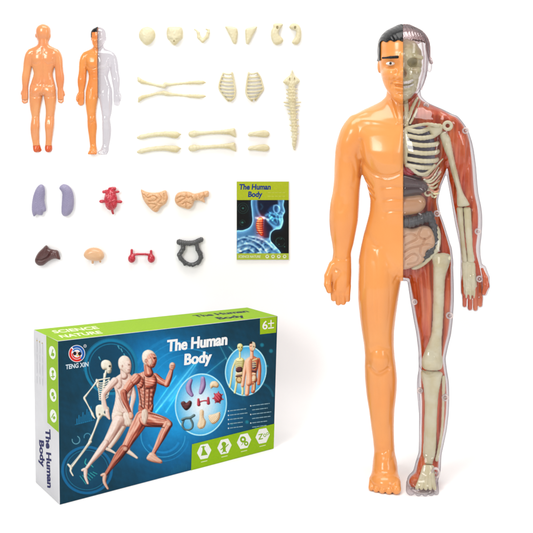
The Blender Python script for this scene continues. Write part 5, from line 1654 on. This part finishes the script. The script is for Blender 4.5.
# ------------------------------------------------------------------ the booklet
bk = thing('instruction_booklet', 'instruction booklet with a yellow-green band over a blue x-ray head and red neck spine', 'booklet', base_loc(262.8, 259.6, WALL))
bx0, bx1, by0, by1 = 236.6, 289.0, 181.2, 259.6
pv = [(x, y, d) for d in (-2.0, 0.1) for (x, y) in ((bx0, by0), (bx1, by0), (bx1, by1), (bx0, by1))]
mk('page_block', to_world(pv, WALL), [(0, 1, 2, 3), (7, 6, 5, 4), (0, 4, 5, 1), (1, 5, 6, 2), (2, 6, 7, 3), (3, 7, 4, 0)], M['paper'], bk, False)
pb = Print(lambda p: to_world([(p[0], p[1], -2.0)], WALL)[0] / S, (0, -1, 0), 0.006)
e_ = 0.25
pb.poly([(bx0 + e_, by0 + e_), (bx1 - e_, by0 + e_), (bx1 - e_, by1 - e_), (bx0 + e_, by1 - e_)], (18, 18, 20), 1)
pb.poly([(bx0 + e_, by0 + e_), (bx1 - e_, by0 + e_), (bx1 - e_, 199.8), (bx0 + e_, 199.8)], (186, 200, 42))
pb.poly([(bx0 + e_, 253.0), (bx1 - e_, 253.0), (bx1 - e_, by1 - e_), (bx0 + e_, by1 - e_)], (184, 202, 66))
pb.text('The Human', (239.0, 189.2), (270.6, 189.2), (0.5, -5.2), (34, 62, 138), 0.04)
pb.text('Body', (248.0, 196.6), (262.2, 196.6), (0.5, -5.2), (34, 62, 138), 0.04)
for k in range(5):
    pb.stroke([(268 + k * 3.6, 192.4, .5), (270.6 + k * 3.6, 192.4, .5)], (206, 216, 96)); pb.stroke([(268 + k * 3.6, 196, .5), (270.4 + k * 3.6, 196, .5)], (206, 216, 96))
rb = random.Random(8)
bx_, by_ = np.meshgrid(np.linspace(bx0 + e_, bx1 - e_, 150), np.linspace(199.8, 253.0, 150))
bc = Canvas(bx_, by_)
bc.C[:] = (15, 17, 19)
for (x_, y_, r_) in ((243, 208, 5.2), (243, 208, 3.2), (280.2, 241.6, 4.6), (278.4, 240.4, 2.4), (242.6, 222.4, 2.6)):
    bc.ring(x_, y_, r_, r_, .5, (40, 84, 76), 0, rb.uniform(0, 2), rb.uniform(5.5, 7.3), .7)
for (x_, y_, r_) in ((284.6, 246.4, .8), (242.4, 222.2, 1.5), (279, 244, .8), (243, 208, 1.3), (281.4, 238.4, .7)):
    bc.ellipse(x_, y_, r_, r_ * .8, (60, 120, 110), (20, 50, 46))
head = catmull([(252.4, 198.0), (270, 196), (283.2, 198.0), (283.4, 205), (284.9, 211), (283.6, 214), (282.8, 217), (283.2, 221), (281.8, 226), (280, 228.6), (275, 229.4), (271.6, 232), (270.4, 236), (271, 241), (275, 245.6), (280, 254), (258, 256), (234, 254), (234.5, 232.4), (243, 230), (249.6, 227),
                 (252.4, 221), (252.0, 212)], 4)
I = np.arange(len(bc.X)); sd = sd_poly(bc.X, bc.Y, head)
inn = np.clip(-sd / .6 + .5, 0, 1)
bc.mix(I, (26, 66, 118), inn)
low = np.clip((bc.Y - 226) / 10, 0, 1)
bc.mix(I, (86, 146, 198), inn * low * .75)
bc.mix(I, (110, 150, 150), inn * np.exp(-np.abs(sd) / 2.6) * .9, True)
bc.mix(I, (70, 90, 90), inn * np.exp(-np.abs(sd) / .8), True)
bc.mix(I, (10, 40, 70), (1 - inn) * np.exp(-np.abs(sd) / 1.6), True)
# skull vault, brain hollow, throat
cav = catmull([(258, 198), (278, 198), (277.6, 204), (271, 206.4), (266, 213), (262, 217), (258.4, 213), (256.6, 206)], 4)
bc.mix(I, (16, 20, 44), np.clip(-sd_poly(bc.X, bc.Y, cav) / 2.2 + .4, 0, 1) * .92)
bc.glow([(256.6, 200), (257, 208), (260, 215), (264, 218)], 1.3, (70, 100, 120), .8); bc.glow([(278.4, 200), (279.4, 205), (278, 210)], 1.2, (80, 110, 120), .8)
thr = catmull([(265.4, 219), (271, 225), (273, 229), (270, 232), (269, 237.6), (262.6, 236.4), (263.6, 226)], 4)
bc.mix(I, (22, 20, 50), np.clip(-sd_poly(bc.X, bc.Y, thr) / 2.0 + .4, 0, 1) * .9)
bc.glow([(261, 204), (262.6, 206.6), (261, 209)], .9, (20, 60, 60), .6)
# face bones
for q, w_, c, al in (([(274, 205.4), (277, 205), (279.6, 208), (278.6, 211.6), (275.4, 212.4), (273.6, 209), (274, 205.4)], .8, (100, 130, 130), .9), ([(266, 215), (271, 213), (276, 214.4), (281, 215.4)], 1.1, (70, 110, 110), .8),
                     ([(267, 219.4), (272, 217.6), (277, 218.6), (281.6, 218.6)], 1.0, (60, 110, 112), .8), ([(268, 221), (272.6, 225), (277, 227), (280.6, 225.4), (281.8, 221)], 1.3, (70, 110, 116), .9), ([(270, 215), (272, 220), (276, 223.4)], 1.2, (50, 96, 100), .8),
                     ([(258, 217.6), (264, 217.4), (268.6, 219.8)], 1.0, (150, 150, 140), .8), ([(281.4, 211.4), (283.4, 213)], .8, (60, 80, 80), .8), ([(276, 215.4), (277.4, 222)], .8, (60, 110, 110), .7), ([(279.4, 216), (280, 222.6)], .7, (60, 110, 110), .7)):
    bc.glow(q, w_, c, al)
for k in range(26):
    x_, y_ = rb.uniform(266.6, 281.6), rb.uniform(211.6, 226.6)
    if x_ < 269 and y_ > 220:
        continue
    bc.glow([(x_, y_), (x_ + rb.uniform(-1.4, 1.4), y_ + rb.uniform(-1, 1.2))], rb.uniform(.35, .7), rb.choice(((70, 130, 124), (30, 70, 80), (-20, -50, -50))), .7)
# ribs and shoulder bones, mottled
m_ = inn * np.clip((bc.Y - 233 - .25 * np.abs(bc.X - 252)) / 4, 0, 1)
n1 = nz(bc.X, bc.Y, 11, 11) + .55 * nz(bc.X, bc.Y, 5.5, 12)
bc.mix(I, (120, 100, 70), m_ * np.clip(n1 * 1.1, 0, 1), True); bc.mix(I, (30, 62, 110), m_ * np.clip(-n1 * 1.3 - .1, 0, .8))
for q in ([(236.6, 240), (244, 237), (254, 240), (262, 245), (267, 252)], [(238, 246), (248, 243), (257, 247), (261, 253)], [(240, 251), (248, 248), (254, 252)], [(249, 236), (258, 237.4), (266, 241), (272, 247)]):
    bc.glow(q, .9, (110, 110, 90), .8); bc.glow([(a, b + 2.0) for a, b in q], .8, (-50, -60, -50), .7)
for k in range(36):
    x_, y_ = rb.uniform(238, 272), rb.uniform(236, 252.4)
    if sd_poly(np.array([x_]), np.array([y_]), head)[0] < -1.5:
        bc.glow([(x_, y_), (x_ + rb.uniform(-1.6, 1.6), y_ + rb.uniform(-1, 1))], rb.uniform(.4, .9), rb.choice(((100, 90, 70), (-50, -60, -60), (60, 70, 70))), .8)
# inflamed neck bones
bc.mix(I, (150, 20, 0), .8 * np.exp(-(sd_line2(bc.X, bc.Y, [(260.6, 219), (260, 226), (261.4, 234)]) / 5.0) ** 2) * inn, True)
bc.limb([(260.6, 219.4, 5.4), (259.6, 224, 7.2), (260, 229, 6.6), (261.8, 234, 3.6)], ((150, 16, 8), (232, 62, 28), (255, 150, 96)), .2, 3, 2)
for k in range(6):
    bc.glow([(256.8 + .1 * k, 221 + k * 2.2), (259.8, 221.8 + k * 2.2), (263.2 - .1 * k, 221 + k * 2.2)], .6, (40, 60, 50), .9); bc.glow([(256.8, 222.2 + k * 2.2), (263, 222.4 + k * 2.2)], .45, (110, 14, 8), .75, False)
bc.glow([(256, 217.6), (259.6, 218.8), (263.4, 217.6)], 1.1, (150, 130, 110), .8)
bc.lay(pb, 2)
pb.L = 3
pb.text('SCIENCE NATURE', (238.4, 257.4), (260.4, 257.4), (0.2, -2.4), (238, 246, 214), 0.02)
for k in range(4):
    x = 267.2 + k * 5.8
    pb.poly([(x + 1.9 * math.cos(a), 256.2 + 2.0 * math.sin(a)) for a in [math.radians(q) for q in (0, 60, 120, 180, 240, 300)]], (240, 246, 220))
    pb.ellipse(x, 256.0, .8, .9, (170, 190, 70), None, 0, None, 10, 1)
pb.build('cover_print', bk)

# ------------------------------------------------------------------ camera and lamps
cam = bpy.data.cameras.new('camera')
cam.sensor_width = 36; cam.sensor_fit = 'HORIZONTAL'
cam.lens = 36 * F / 533.0
cam.shift_x = 0.0
cam.shift_y = -(266.5 - HY) / 533.0
cam.clip_start = 0.01; cam.clip_end = 50
co = bpy.data.objects.new('camera', cam)
co.location = (0, -F * S, FH * S); co.rotation_euler = (math.pi / 2, 0, 0)
COL.objects.link(co)
scene.camera = co

w = bpy.data.worlds.new('World'); scene.world = w; w.use_nodes = True
bgd = w.node_tree.nodes['Background']
bgd.inputs['Color'].default_value = (1, 1, 1, 1); bgd.inputs['Strength'].default_value = 0.66


def lamp(name, loc, target, sx, sy, power):
    l = bpy.data.lights.new(name, 'AREA'); l.shape = 'RECTANGLE'; l.size = sx; l.size_y = sy; l.energy = power
    l.color = (1, 0.985, 0.965)
    o = bpy.data.objects.new(name, l); COL.objects.link(o)
    o.location = loc
    o.rotation_euler = (Vector(target) - Vector(loc)).to_track_quat('-Z', 'Y').to_euler()
    return o


lamp('key_softbox', (-0.42, -0.62, 0.50), (0.02, 0.05, 0.14), 0.22, 0.30, 2.4)
lamp('fill_softbox', (0.50, -0.55, 0.36), (0.02, 0.05, 0.14), 0.16, 0.34, 0.9)
lamp('top_softbox', (0.0, -0.12, 0.72), (0.0, 0.02, 0.1), 0.55, 0.25, 2.6)

scene.view_settings.view_transform = 'Standard'
scene.view_settings.look = 'None'
scene.view_settings.gamma = 1.0
scene.view_settings.exposure = 0.0
scene.cycles.transparent_max_bounces = 32
scene.cycles.max_bounces = 8
